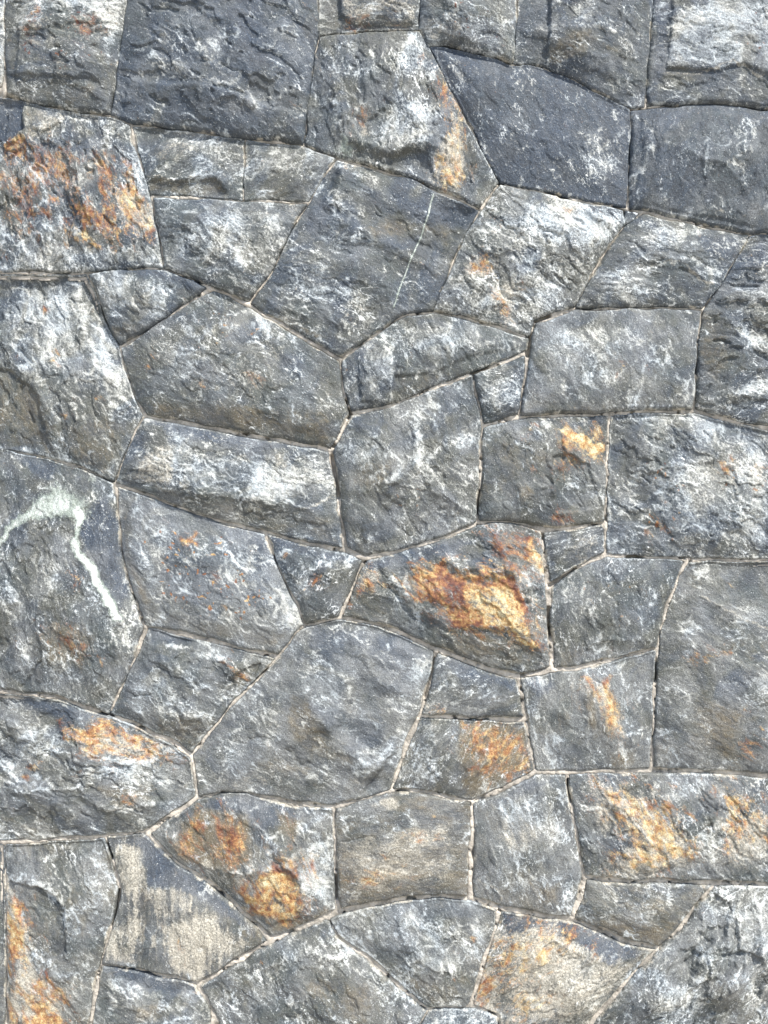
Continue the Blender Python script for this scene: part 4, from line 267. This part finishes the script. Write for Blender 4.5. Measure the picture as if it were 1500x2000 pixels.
# ---------------------------------------------------------------- materials
def new_mat(name):
    m = bpy.data.materials.new(name); m.use_nodes = True; t = m.node_tree; t.nodes.clear()
    return m, t
class NB:
    def __init__(s, t): s.t = t
    def n(s, ty, **k):
        d = s.t.nodes.new(ty)
        for a, b in k.items(): setattr(d, a, b)
        return d
    def link(s, a, b): s.t.links.new(a, b)
    def set(s, inp, v):
        if hasattr(v, 'is_output') or isinstance(v, bpy.types.NodeSocket): s.link(v, inp)
        else: inp.default_value = v
    def math(s, op, a, b=0.0, clamp=False):
        d = s.n('ShaderNodeMath', operation=op); d.use_clamp = clamp; s.set(d.inputs[0], a); s.set(d.inputs[1], b); return d.outputs[0]
    def noise(s, vec, scale, detail=5, rough=0.55, dist=0.0):
        d = s.n('ShaderNodeTexNoise'); s.link(vec, d.inputs['Vector']); d.inputs['Scale'].default_value = scale
        d.inputs['Detail'].default_value = detail; d.inputs['Roughness'].default_value = rough; d.inputs['Distortion'].default_value = dist
        return d.outputs[0]
    def step(s, v, a, b, lo=0.0, hi=1.0):
        d = s.n('ShaderNodeMapRange', interpolation_type='SMOOTHSTEP'); s.set(d.inputs[0], v)
        d.inputs[1].default_value = a; d.inputs[2].default_value = b; d.inputs[3].default_value = lo; d.inputs[4].default_value = hi
        return d.outputs[0]
    def mix(s, f, a, b):
        d = s.n('ShaderNodeMix', data_type='RGBA'); s.set(d.inputs[0], f); s.set(d.inputs[6], a); s.set(d.inputs[7], b); return d.outputs[2]
    def ramp(s, v, stops):
        d = s.n('ShaderNodeValToRGB'); s.link(v, d.inputs[0]); e = d.color_ramp.elements
        e[0].position = stops[0][0]; e[0].color = stops[0][1]; e[1].position = stops[-1][0]; e[1].color = stops[-1][1]
        for p, c in stops[1:-1]:
            q = e.new(p); q.color = c
        return d.outputs[0]
    def attr(s, name):
        d = s.n('ShaderNodeAttribute'); d.attribute_name = name; return d.outputs['Fac']
def c3(r, g, b): return (r, g, b, 1)

def slate_material():
    m, t = new_mat('slate'); b = NB(t)
    vec = b.n('ShaderNodeTexCoord').outputs['Object']
    fine = b.noise(vec, 240, 4, 0.65)
    rot = b.n('ShaderNodeVectorRotate', rotation_type='Y_AXIS'); b.link(vec, rot.inputs['Vector']); b.link(b.attr('sang'), rot.inputs['Angle'])
    scl = b.n('ShaderNodeVectorMath', operation='MULTIPLY'); b.link(rot.outputs[0], scl.inputs[0]); scl.inputs[1].default_value = (0.58, 1.0, 1.25)
    sc2 = b.n('ShaderNodeVectorMath', operation='SCALE'); b.link(scl.outputs[0], sc2.inputs[0]); b.link(b.attr('gs'), sc2.inputs['Scale'])
    vec2 = sc2.outputs[0]
    mid = b.noise(vec2, 62, 7, 0.68, 0.35)
    big = b.noise(vec, 13, 6, 0.6, 0.6)
    grain = b.noise(vec, 620, 2, 0.7)
    olive = b.attr('olive'); white = b.attr('white'); cream = b.attr('cream'); rust = b.attr('rust'); rhue = b.attr('rhue'); vein = b.attr('vein'); blue = b.attr('blue')
    # base slate: dark blue grey to olive grey
    f1 = b.math('ADD', b.step(big, 0.38, 0.62), b.math('MULTIPLY', b.math('SUBTRACT', olive, blue), 0.9), clamp=True)
    base = b.mix(f1, c3(0.054, 0.072, 0.097), c3(0.104, 0.109, 0.096))
    base = b.mix(b.step(b.noise(vec, 7.5, 5, 0.65, 0.8), 0.46, 0.66, 0, 0.7), base, c3(0.090, 0.110, 0.112))
    base = b.mix(b.step(blue, 0.2, 0.8, 0, 0.85), base, c3(0.047, 0.066, 0.098))
    base = b.mix(b.step(mid, 0.35, 0.65), b.mix(0.35, base, c3(0.03, 0.035, 0.042)), base)
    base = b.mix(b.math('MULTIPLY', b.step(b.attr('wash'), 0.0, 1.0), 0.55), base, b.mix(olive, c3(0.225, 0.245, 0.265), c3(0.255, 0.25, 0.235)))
    # browner olive bloom, also carrying the painted bounce warmth
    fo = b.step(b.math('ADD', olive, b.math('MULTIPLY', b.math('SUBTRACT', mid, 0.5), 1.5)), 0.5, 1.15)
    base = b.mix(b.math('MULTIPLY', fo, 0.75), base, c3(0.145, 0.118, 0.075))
    # bluish white scuffing
    nz = b.math('MULTIPLY', b.attr('gr'), b.math('ADD', b.math('MULTIPLY', b.math('SUBTRACT', mid, 0.5), 1.0), b.math('MULTIPLY', b.math('SUBTRACT', fine, 0.5), 1.9)))
    # wispy hairlines in two sizes
    def wisps(scale, dist, wdt, off):
        mp = b.n('ShaderNodeMapping'); b.link(vec2, mp.inputs[0]); mp.inputs['Location'].default_value = (off, off * 2, off * 3)
        n = b.noise(mp.outputs[0], scale, 3, 0.55, dist)
        ln = b.step(b.math('ABSOLUTE', b.math('SUBTRACT', n, 0.5)), 0.0, wdt, 1.0, 0.0)
        return b.math('MULTIPLY', ln, b.step(b.noise(mp.outputs[0], scale * 0.9, 3, 0.6), 0.48, 0.62))
    wl = b.math('ADD', b.math('ADD', wisps(9, 1.6, 0.010, 0.3), wisps(22, 1.2, 0.018, 1.7)), wisps(48, 0.8, 0.03, 4.1))
    wl = b.math('MULTIPLY', wl, b.math('ADD', b.math('MULTIPLY', b.attr('gr'), 1.1), 0.15))
    wsum = b.math('ADD', white, b.math('MULTIPLY', wl, 0.35))
    fw = b.step(b.math('ADD', wsum, nz), 0.15, 1.06)
    col = b.mix(fw, base, b.mix(b.step(big, 0.4, 0.6), c3(0.47, 0.52, 0.55), c3(0.54, 0.55, 0.52)))
    wb = b.step(b.math('ADD', b.math('MULTIPLY', wl, 0.55), b.math('MULTIPLY', b.math('ADD', white, nz), 0.5)), 0.42, 0.95)
    col = b.mix(b.math('MULTIPLY', wb, 0.75), col, c3(0.74, 0.78, 0.80))
    dots = b.step(b.noise(vec, 430, 1, 0.5), 0.68, 0.76)
    col = b.mix(b.math('MULTIPLY', dots, 0.8), col, c3(0.62, 0.64, 0.64))
    dk = b.step(b.math('ADD', b.noise(vec2, 33, 8, 0.75, 0.4), b.math('MULTIPLY', b.math('SUBTRACT', 0.5, white), 0.18)), 0.56, 0.70)
    col = b.mix(b.math('MULTIPLY', dk, 0.55), col, c3(0.045, 0.053, 0.064))
    # cream crust, mottled, also carrying the painted bounce warmth
    rn = b.math('MULTIPLY', b.math('SUBTRACT', b.noise(vec2, 40, 8, 0.74, 0.5), 0.5), 2.7)
    cn = b.math('MULTIPLY', b.math('SUBTRACT', b.noise(vec2, 52, 8, 0.72, 0.3), 0.5), 1.5)
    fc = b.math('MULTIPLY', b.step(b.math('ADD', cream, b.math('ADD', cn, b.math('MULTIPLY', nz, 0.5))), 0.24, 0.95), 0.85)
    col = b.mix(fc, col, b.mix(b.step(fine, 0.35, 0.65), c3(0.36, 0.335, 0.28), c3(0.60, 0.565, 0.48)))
    # rust
    fr = b.math('MULTIPLY', b.step(b.math('ADD', b.math('MULTIPLY', rust, 0.98), b.math('ADD', rn, b.math('MULTIPLY', nz, 0.55))), 0.36, 0.92), 0.92)
    hue = b.math('ADD', rhue, b.math('MULTIPLY', b.math('SUBTRACT', b.noise(vec, 75, 6, 0.68), 0.5), 2.3), clamp=True)
    rc = b.ramp(hue, [(0.0, c3(0.085, 0.026, 0.020)), (0.25, c3(0.17, 0.058, 0.030)), (0.5, c3(0.32, 0.150, 0.058)), (0.75, c3(0.48, 0.315, 0.13)), (1.0, c3(0.64, 0.55, 0.34))])
    col = b.mix(fr, col, rc)
    # quartz
    fv = b.step(b.math('ADD', vein, b.math('ADD', b.math('MULTIPLY', cn, 0.35), b.math('MULTIPLY', nz, 0.6))), 0.25, 0.7)
    col = b.mix(b.math('MULTIPLY', fv, 0.9), col, b.mix(b.step(b.math('ADD', vein, cn), 0.55, 1.1), c3(0.27, 0.315, 0.28), c3(0.68, 0.72, 0.70)))
    # salt-and-pepper mineral grain
    g = b.step(grain, 0.3, 0.7, 0.55, 1.45)
    gm = b.n('ShaderNodeVectorMath', operation='MULTIPLY'); b.link(col, gm.inputs[0])
    cx = b.n('ShaderNodeCombineXYZ'); b.link(g, cx.inputs[0]); b.link(g, cx.inputs[1]); b.link(g, cx.inputs[2]); b.link(cx.outputs[0], gm.inputs[1])
    p = b.n('ShaderNodeBsdfPrincipled'); b.link(gm.outputs[0], p.inputs['Base Color'])
    b.link(b.step(b.noise(vec, 90, 4), 0.3, 0.7, 0.42, 0.75), p.inputs['Roughness'])
    p.inputs['Specular IOR Level'].default_value = 0.45
    hgt = b.math('ADD', b.math('MULTIPLY', fine, 0.5), b.math('ADD', b.math('MULTIPLY', mid, 0.9), b.math('MULTIPLY', grain, 0.16)))
    bp = b.n('ShaderNodeBump'); bp.inputs['Strength'].default_value = 0.9; bp.inputs['Distance'].default_value = 0.0045
    b.link(hgt, bp.inputs['Height']); b.link(bp.outputs[0], p.inputs['Normal'])
    o = b.n('ShaderNodeOutputMaterial'); b.link(p.outputs[0], o.inputs[0])
    return m
def mortar_material():
    m, t = new_mat('mortar'); b = NB(t)
    vec = b.n('ShaderNodeTexCoord').outputs['Object']
    n1 = b.noise(vec, 30, 6, 0.6); n2 = b.noise(vec, 300, 4, 0.7)
    col = b.mix(b.step(n1, 0.35, 0.65), c3(0.26, 0.24, 0.21), c3(0.64, 0.585, 0.51))
    col = b.mix(b.step(n2, 0.45, 0.75, 0, 0.5), col, c3(0.62, 0.58, 0.51))
    p = b.n('ShaderNodeBsdfPrincipled'); b.link(col, p.inputs['Base Color']); p.inputs['Roughness'].default_value = 0.9
    bp = b.n('ShaderNodeBump'); bp.inputs['Strength'].default_value = 0.8; bp.inputs['Distance'].default_value = 0.003
    b.link(n2, bp.inputs['Height']); b.link(bp.outputs[0], p.inputs['Normal'])
    o = b.n('ShaderNodeOutputMaterial'); b.link(p.outputs[0], o.inputs[0])
    return m
def ground_material():
    m, t = new_mat('paving'); b = NB(t)
    vec = b.n('ShaderNodeTexCoord').outputs['Object']
    col = b.mix(b.step(b.noise(vec, 3, 8, 0.6), 0.3, 0.7), c3(0.36, 0.32, 0.27), c3(0.46, 0.42, 0.36))
    p = b.n('ShaderNodeBsdfPrincipled'); b.link(col, p.inputs['Base Color']); p.inputs['Roughness'].default_value = 0.9
    o = b.n('ShaderNodeOutputMaterial'); b.link(p.outputs[0], o.inputs[0])
    return m
SLATE = slate_material(); MORTAR = mortar_material(); GROUND = ground_material()

# ---------------------------------------------------------------- mesh output
def mesh_obj(name, V, F, mat, parent=None, attrs=None):
    me = bpy.data.meshes.new(name); V = np.asarray(V, np.float32); F = np.asarray(F, np.int32)
    me.vertices.add(len(V)); me.vertices.foreach_set('co', V.ravel())
    me.loops.add(F.size); me.loops.foreach_set('vertex_index', F.ravel())
    me.polygons.add(len(F)); me.polygons.foreach_set('loop_start', np.arange(0, F.size, 4, dtype=np.int32))
    me.polygons.foreach_set('loop_total', np.full(len(F), 4, np.int32)) if False else None
    me.update(calc_edges=True); me.polygons.foreach_set('use_smooth', np.ones(len(F), bool))
    for k, a in (attrs or {}).items():
        at = me.attributes.new(k, 'FLOAT', 'POINT'); at.data.foreach_set('value', np.asarray(a, np.float32))
    me.materials.append(mat); me.validate()
    o = bpy.data.objects.new(name, me); COL.objects.link(o); o.parent = parent
    return o

wall = bpy.data.objects.new('stone_masonry', None); COL.objects.link(wall); wall.location = (0, 0, 0)
wall['label'] = 'sunlit masonry of irregular rough grey slate stones with rust stains and thin pale joints'
wall['category'] = 'wall'

STEP = 2.0
# raster of nearest stone boundary for the mortar
MX0, MY0, MX1, MY1, MS = -230, -230, 1730, 2230, 2.0
mgx = np.arange(MX0, MX1 + 1, MS); mgy = np.arange(MY0, MY1 + 1, MS)
MGX, MGY = np.meshgrid(mgx, mgy); MSD = np.full(MGX.shape, -99.0, np.float32)

def edge_warp(X, Y):
    return (X + 2.6 * pn(X / 46, Y / 46, 901) + 1.3 * fbm(X / 15, Y / 15, 902, 3, 0.6),
            Y + 2.6 * pn(X / 46, Y / 46, 903) + 1.3 * fbm(X / 15, Y / 15, 904, 3, 0.6))

def build_stone(idx, S):
    poly = S['p']; rnd = random.Random(idx * 7 + 3)
    xs = [p[0] for p in poly]; ys = [p[1] for p in poly]
    gx = np.arange(math.floor(min(xs) / STEP) * STEP - 6, max(xs) + 7, STEP); gy = np.arange(math.floor(min(ys) / STEP) * STEP - 6, max(ys) + 7, STEP)
    X, Y = np.meshgrid(gx, gy)
    EX, EY = edge_warp(X, Y)
    inset = S.get('inset', 0.0) - 2.0 + 2.4 * pn(X / 55, Y / 55, 905)
    d = sdf(EX, EY, poly) - inset
    # mortar raster
    i0 = max(int((min(xs) - MX0) / MS) - 3, 0); i1 = int((max(xs) - MX0) / MS) + 4; j0 = max(int((min(ys) - MY0) / MS) - 3, 0); j1 = int((max(ys) - MY0) / MS) + 4
    sx = MGX[j0:j1, i0:i1]; sy = MGY[j0:j1, i0:i1]
    if sx.size:
        ex, ey = edge_warp(sx, sy)
        MSD[j0:j1, i0:i1] = np.maximum(MSD[j0:j1, i0:i1], sdf(ex, ey, poly) - (S.get('inset', 0.0) - 2.0 + 2.4 * pn(sx / 55, sy / 55, 905)))
    # cells inside
    cd = 0.25 * (d[:-1, :-1] + d[1:, :-1] + d[:-1, 1:] + d[1:, 1:])
    cell = cd > 0.2
    used = np.zeros(X.shape, bool)
    used[:-1, :-1] |= cell; used[1:, :-1] |= cell; used[:-1, 1:] |= cell; used[1:, 1:] |= cell
    full = np.zeros(X.shape, bool); cc = np.zeros((X.shape[0] + 1, X.shape[1] + 1), bool); cc[1:-1, 1:-1] = cell
    full = cc[:-1, :-1] & cc[1:, :-1] & cc[:-1, 1:] & cc[1:, 1:]
    rim = used & ~full
    gyd, gxd = np.gradient(d, STEP)
    gl = np.hypot(gxd, gyd) + 1e-6
    X = X.copy(); Y = Y.copy()
    mv = np.clip(-d, -1.6, 1.6)
    X[rim] += (mv * gxd / gl)[rim]; Y[rim] += (mv * gyd / gl)[rim]
    d = np.where(rim, 0, np.maximum(d, 0))
    # ---------------- relief
    sd = idx * 101 + 11
    ang = math.radians(S.get('ang', rnd.uniform(-60, 60))); ca, sa = math.cos(ang), math.sin(ang)
    wxn = fbm(X / 70, Y / 70, sd + 1, 4, 0.55); wyn = fbm(X / 70, Y / 70, sd + 2, 4, 0.55)
    U = (X * ca + Y * sa) + 26 * wxn; Vv = (-X * sa + Y * ca) + 26 * wyn
    cxm = sum(xs) / len(xs); cym = sum(ys) / len(ys)
    rough = S.get('rough', 1.0); bump = S.get('bump', 1.0)
    edge = 1 - np.power(1 - np.clip(d / 3.6, 0, 1), 2.0)
    inner = 1 - np.exp(-d / 20)
    h = 6 * edge + 0.7 * S.get('pil', 13) * (1 - np.exp(-d / 55))
    h = h + np.clip((Y - cym) * 0.022, -4, 4) * sst(0, 7, d)
    # hewn facets: soft minimum of tilted planes
    pl = np.full(X.shape, 1e9, np.float32)
    bump *= 0.85; rough *= 0.85; rad = 0.5 * math.sqrt((max(xs) - min(xs)) * (max(ys) - min(ys)))
    for k in range(S.get('nf', 9)):
        a = rnd.uniform(0, 2 * math.pi); r0 = rnd.uniform(0.0, 0.75) * rad
        px = cxm + r0 * math.cos(a) * 1.0; py = cym + r0 * math.sin(a)
        sl_ = rnd.uniform(0.05, 0.20) * bump
        pk = 15 * bump - sl_ * ((X - px + 12 * wxn) * math.cos(a) + (Y - py + 12 * wyn) * math.sin(a))
        pl = np.minimum(pl, pk)
    pl = np.clip(pl, -14, 16)
    h = h + pl * inner
    h = h + inner * bump * 8 * fbm(U / 150, Vv / 80, sd + 5, 3, 0.5)
    # flake steps
    tn = fbm(U / 150, Vv / 66, sd + 9, 4, 0.5) * 3.6; tf = np.floor(tn); fr = tn - tf
    ter = tf + sst(0.91, 1.0, fr) + 0.1 * fr
    h = h + inner * rough * S.get('ter', 1.0) * 3.1 * ter
    tn2 = fbm(U / 48 + 9, Vv / 24, sd + 13, 4, 0.55) * 3.2; tf2 = np.floor(tn2); fr2 = tn2 - tf2
    h = h + inner * rough * 0.38 * (tf2 + sst(0.82, 1.0, fr2))
    rg = ridged(U / 52, Vv / 26, sd + 21, 5, 0.6)
    h = h + (0.3 + 0.7 * inner) * rough * 0.65 * rg
    h = h + (0.35 + 0.65 * inner) * rough * 0.55 * fbm(X / 9, Y / 9, sd + 25, 3, 0.7)
    # ---------------- mineral fields, with some shadow and bounce light painted in
    FX = X + 13 * fbm(X / 48, Y / 48, sd + 31, 3, 0.6) + 5 * fbm(X / 11, Y / 11, sd + 32, 3, 0.65)
    FY = Y + 13 * fbm(X / 48, Y / 48, sd + 33, 3, 0.6) + 5 * fbm(X / 11, Y / 11, sd + 34, 3, 0.65)
    A = {k: np.zeros(X.shape, np.float32) for k in ('rust', 'white', 'cream', 'olive', 'vein', 'blue')}
    A['rhue'] = np.full(X.shape, 0.5, np.float32)
    A['white'] += S.get('w', 0.18); A['cream'] += S.get('c', 0.0); A['olive'] += S.get('o', 0.15); A['blue'] += S.get('b', 0.1)
    A['white'] += 0.32 * (ridged(U / 62 + 3, Vv / 20, sd + 41, 4, 0.6) - 0.42) - 0.17
    WU = U + 14 * fbm(X / 30, Y / 30, sd + 71, 3, 0.6); WV = Vv + 14 * fbm(X / 30, Y / 30, sd + 72, 3, 0.6)
    for q, (su, sv, wd) in enumerate(((90, 34, 17), (48, 18, 10), (26, 9, 6.5))):
        ln = np.clip(1 - np.abs(pn(WU / su, WV / sv, sd + 73 + q)) * wd, 0, 1)
        A['white'] += 0.55 * ln * sst(0.0, 0.35, fbm(X / 70, Y / 70, sd + 77 + q, 3, 0.6))
    A['gr'] = np.clip(rnd.uniform(0.35, 0.9) + 0.9 * fbm(X / 95, Y / 95, sd + 81, 3, 0.5) + 0.25 * (rough - 1), 0.15, 1.3)
    A['sang'] = np.full(X.shape, -ang, np.float32); A['gs'] = np.full(X.shape, rnd.uniform(0.65, 1.45), np.float32)
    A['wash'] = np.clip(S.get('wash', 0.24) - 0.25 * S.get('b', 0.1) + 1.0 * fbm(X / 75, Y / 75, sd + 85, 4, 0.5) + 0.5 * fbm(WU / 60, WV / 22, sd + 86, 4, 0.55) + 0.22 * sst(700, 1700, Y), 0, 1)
    A['olive'] += 0.28 * sst(900, 1900, Y); A['cream'] += 0.13 * sst(1000, 1900, Y) - 0.04  # lower stones tinted warmer, painting in bounce light from the ground
    A['white'] += 0.30 * fbm(X / 85, Y / 85, sd + 43, 3, 0.5)
    A['olive'] += 0.35 * fbm(X / 110, Y / 110, sd + 45, 3, 0.5)
    A['cream'] += 0.22 * fbm(X / 60, Y / 60, sd + 47, 3, 0.5)
    lip = sst(0.70, 0.86, fr) * (1 - sst(0.97, 1.0, fr)) * sst(-0.15, 0.3, pn(X / 55, Y / 55, sd + 54))
    A['white'] += 0.42 * lip
    lip2 = sst(0.62, 0.82, fr2) * (1 - sst(0.95, 1.0, fr2)) * sst(-0.1, 0.35, pn(X / 40, Y / 40, sd + 55))
    A['white'] += 0.30 * lip2
    if S.get('VS'):
        A['cream'] += 0.45 * fbm(X / 9, Y / 110, sd + 91, 4, 0.6) - 0.05; A['white'] += 0.3 * fbm(X / 5, Y / 90, sd + 92, 3, 0.6)
    # hairline calcite veins
    hv = 1 - np.abs(pn(U / 95 + 7, Vv / 70, sd + 51)) * 26; hv = np.clip(hv, 0, 1) * sst(0.0, 0.35, pn(X / 90, Y / 90, sd + 52))
    A['white'] += 0.45 * hv
    CH = np.zeros(X.shape, np.float32)
    for f in S.get('f', []):
        kind, val, soft, P = f[0], f[1], f[2], f[3]
        hue = f[4] if len(f) > 4 else None
        fx0 = min(p[0] for p in P) - 60; fx1 = max(p[0] for p in P) + 60; fy0 = min(p[1] for p in P) - 60; fy1 = max(p[1] for p in P) + 60
        a0 = max(int((fx0 - gx[0]) / STEP), 0); a1 = max(int((fx1 - gx[0]) / STEP) + 1, 1); b0 = max(int((fy0 - gy[0]) / STEP), 0); b1 = max(int((fy1 - gy[0]) / STEP) + 1, 1)
        sl2 = (slice(b0, b1), slice(a0, a1)); sX = FX[sl2]; sY = FY[sl2]
        if sX.size == 0: continue
        if kind in ('vl', 'wl', 'rl', 'cl', 'ridge', 'groove', 'crack'):
            kf = 0.15 if soft < 3 else 1.0; D = pl_dist(sX * kf + X[sl2] * (1 - kf), sY * kf + Y[sl2] * (1 - kf), P); wd = soft
            mask = 1 - sst(wd * 0.2, wd * 1.1, D)
            if kind == 'wl': mask = (1 - sst(0, wd * 1.9, D)) * np.clip(0.55 + 1.5 * ridged(sX / 16, sY / 16, sd + 95, 3, 0.6) - 0.75 + 0.7 * pn(sX / 22, sY / 22, sd + 96), 0, 1.5)
            if kind == 'vl': A['vein'][sl2] = np.maximum(A['vein'][sl2], mask * val); h[sl2] += 1.2 * mask
            elif kind == 'wl': A['white'][sl2] += mask * val
            elif kind == 'cl': A['cream'][sl2] += mask * val
            elif kind == 'rl': A['rust'][sl2] = np.maximum(A['rust'][sl2], mask * val)
            elif kind == 'ridge': h[sl2] += 0.65 * val * np.exp(-(D / wd) ** 1.3) * inner[sl2]
            elif kind == 'groove': h[sl2] -= 0.7 * val * np.exp(-(D / wd) ** 1.3) * inner[sl2]
            elif kind == 'crack': h[sl2] -= val * (1 - sst(0, wd, pl_dist(sX * 0.5 + X[sl2] * 0.5, sY * 0.5 + Y[sl2] * 0.5, P)))
        elif kind in ('up', 'tilt'):
            D = sdf(sX * 0.45 + X[sl2] * 0.55, sY * 0.45 + Y[sl2] * 0.55, P); mask = sst(-soft * 0.5, soft * 0.5, D)
            if kind == 'up': h[sl2] += val * mask * inner[sl2]
            else:
                mx = sum(p[0] for p in P) / len(P); my = sum(p[1] for p in P) / len(P)
                h[sl2] += mask * ((X[sl2] - mx) * val[0] + (Y[sl2] - my) * val[1]) * inner[sl2]
        else:
            soft = soft * 1.6; D = sdf(sX, sY, P); mask = sst(-soft, soft, D)
            if kind == 'rust':
                halo = sst(-soft * 3.4, soft * 1.2, D)
                CH[sl2] = np.maximum(CH[sl2], 0.20 * halo); val = 0.5 + (val - 0.5) * 0.72
                A['rust'][sl2] = np.maximum(A['rust'][sl2], halo * 0.50)
                A['rust'][sl2] = np.maximum(A['rust'][sl2], mask * val)
                if hue is not None: A['rhue'][sl2] = A['rhue'][sl2] * (1 - mask) + hue * mask
            elif kind == 'spots':
                r_ = pn(X[sl2] / 7.5, Y[sl2] / 7.5, sd + 61) * (0.6 + 0.8 * pn(X[sl2] / 35, Y[sl2] / 35, sd + 62))
                A['rust'][sl2] = np.maximum(A['rust'][sl2], mask * val * sst(0.26, 0.42, r_))
                if hue is not None: A['rhue'][sl2] = A['rhue'][sl2] * (1 - mask) + hue * mask
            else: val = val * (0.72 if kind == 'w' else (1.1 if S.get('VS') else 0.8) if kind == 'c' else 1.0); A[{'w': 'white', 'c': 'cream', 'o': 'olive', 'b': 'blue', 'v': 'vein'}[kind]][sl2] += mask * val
    A['cream'] += CH
    # worn convex edges go paler
    lap = h * 0
    lap[1:-1, 1:-1] = h[1:-1, 1:-1] * 4 - h[:-2, 1:-1] - h[2:, 1:-1] - h[1:-1, :-2] - h[1:-1, 2:]
    A['white'] += np.clip(lap, -1.5, 2.0) * 0.07
    A['white'] += 0.10 * (1 - sst(2, 10, d))
    sm = (1 - sst(1.0, 6.5, d + 2.5 * fbm(X / 12, Y / 12, 911, 3, 0.6))) * sst(-0.05, 0.3, fbm(X / 50, Y / 50, 912, 3, 0.6))
    A['cream'] += 0.75 * sm
    A['white'] = np.clip(A['white'], -0.5, 0.80); A['cream'] = np.clip(A['cream'], -1, 0.8)
    h = h + S.get('lift', rnd.uniform(-5, 5)) * sst(0, 7, d)
    # ---------------- mesh
    ids = -np.ones(X.shape, np.int64); n = int(used.sum()); ids[used] = np.arange(n)
    V = np.stack([WX(X[used]), -h[used] / 1000.0, WZ(Y[used])], 1)
    jj, ii = np.nonzero(cell)
    F = np.stack([ids[jj, ii], ids[jj + 1, ii], ids[jj + 1, ii + 1], ids[jj, ii + 1]], 1)
    # skirt: side walls running back into the mortar
    Fs = []
    c = np.zeros((cell.shape[0] + 2, cell.shape[1] + 2), bool); c[1:-1, 1:-1] = cell
    def side(mask, a, b2):
        j, i = np.nonzero(mask); Fs.append(np.stack([ids[j + a[0], i + a[1]], ids[j + b2[0], i + b2[1]]], 1))
    side(cell & ~c[:-2, 1:-1], (0, 0), (0, 1)); side(cell & ~c[2:, 1:-1], (1, 1), (1, 0))
    side(cell & ~c[1:-1, :-2], (1, 0), (0, 0)); side(cell & ~c[1:-1, 2:], (0, 1), (1, 1))
    ed = np.concatenate(Fs, 0)
    rimids = np.unique(ed); mp = -np.ones(n, np.int64); mp[rimids] = n + np.arange(len(rimids))
    V2 = V[rimids].copy(); V2[:, 1] = 0.045
    Fk = np.stack([ed[:, 0], ed[:, 1], mp[ed[:, 1]], mp[ed[:, 0]]], 1)
    at = {}
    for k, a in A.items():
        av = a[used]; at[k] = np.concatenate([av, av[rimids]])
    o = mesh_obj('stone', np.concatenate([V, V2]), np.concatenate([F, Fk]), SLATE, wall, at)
    o['label'] = S['label']
    return o

for i, S in enumerate(STONES): build_stone(i, S)

# ---------------------------------------------------------------- mortar between the stones
def build_mortar():
    keep = MSD < 9
    cell = keep[:-1, :-1] | keep[1:, :-1] | keep[:-1, 1:] | keep[1:, 1:]
    used = np.zeros(MGX.shape, bool)
    used[:-1, :-1] |= cell; used[1:, :-1] |= cell; used[:-1, 1:] |= cell; used[1:, 1:] |= cell
    gap = fbm(MGX / 75, MGY / 75, 700, 3, 0.55)
    h = 1.3 + 4.0 * fbm(MGX / 30, MGY / 30, 701, 4, 0.6) + 1.2 * pn(MGX / 7, MGY / 7, 702)
    h = h - 22 * sst(0.30, 0.7, gap)
    h = h - 14 * sst(0.25, 0.55, fbm(MGX / 22, MGY / 22, 706, 3, 0.6))
    for P, r, dz in GAPS: h = h - 0.6 * dz * (1 - sst(r * 0.3, r, pl_dist(MGX, MGY, P)))
    for P, r, dz in SMEARS: h = h + 0.5 * dz * (1 - sst(r * 0.5, r, pl_dist(MGX, MGY, P)))
    h = np.where(MSD > 1.5, np.minimum(h, -3), h)
    h = np.maximum(h, -40)
    ids = -np.ones(MGX.shape, np.int64); n = int(used.sum()); ids[used] = np.arange(n)
    V = np.stack([WX(MGX[used]), -h[used] / 1000.0, WZ(MGY[used])], 1)
    jj, ii = np.nonzero(cell)
    F = np.stack([ids[jj, ii], ids[jj + 1, ii], ids[jj + 1, ii + 1], ids[jj, ii + 1]], 1)
    mesh_obj('mortar', V, F, MORTAR, wall)
build_mortar()
def box(name, x0, x1, y0, y1, z0, z1, mat, parent=None):
    V = [(x, y, z) for x in (x0, x1) for y in (y0, y1) for z in (z0, z1)]
    F = [(0, 1, 3, 2), (4, 6, 7, 5), (0, 4, 5, 1), (2, 3, 7, 6), (0, 2, 6, 4), (1, 5, 7, 3)]
    o = mesh_obj(name, V, F, mat, parent)
    o.data.polygons.foreach_set('use_smooth', np.zeros(6, bool)); return o
box('wall_core', -2.4, 2.4, 0.046, 0.45, -0.3, 2.75, MORTAR, wall)
g = mesh_obj('ground', [(-40, -40, 0), (40, -40, 0), (40, 0.04, 0), (-40, 0.04, 0)], [(0, 1, 2, 3)], GROUND); g['kind'] = 'structure'
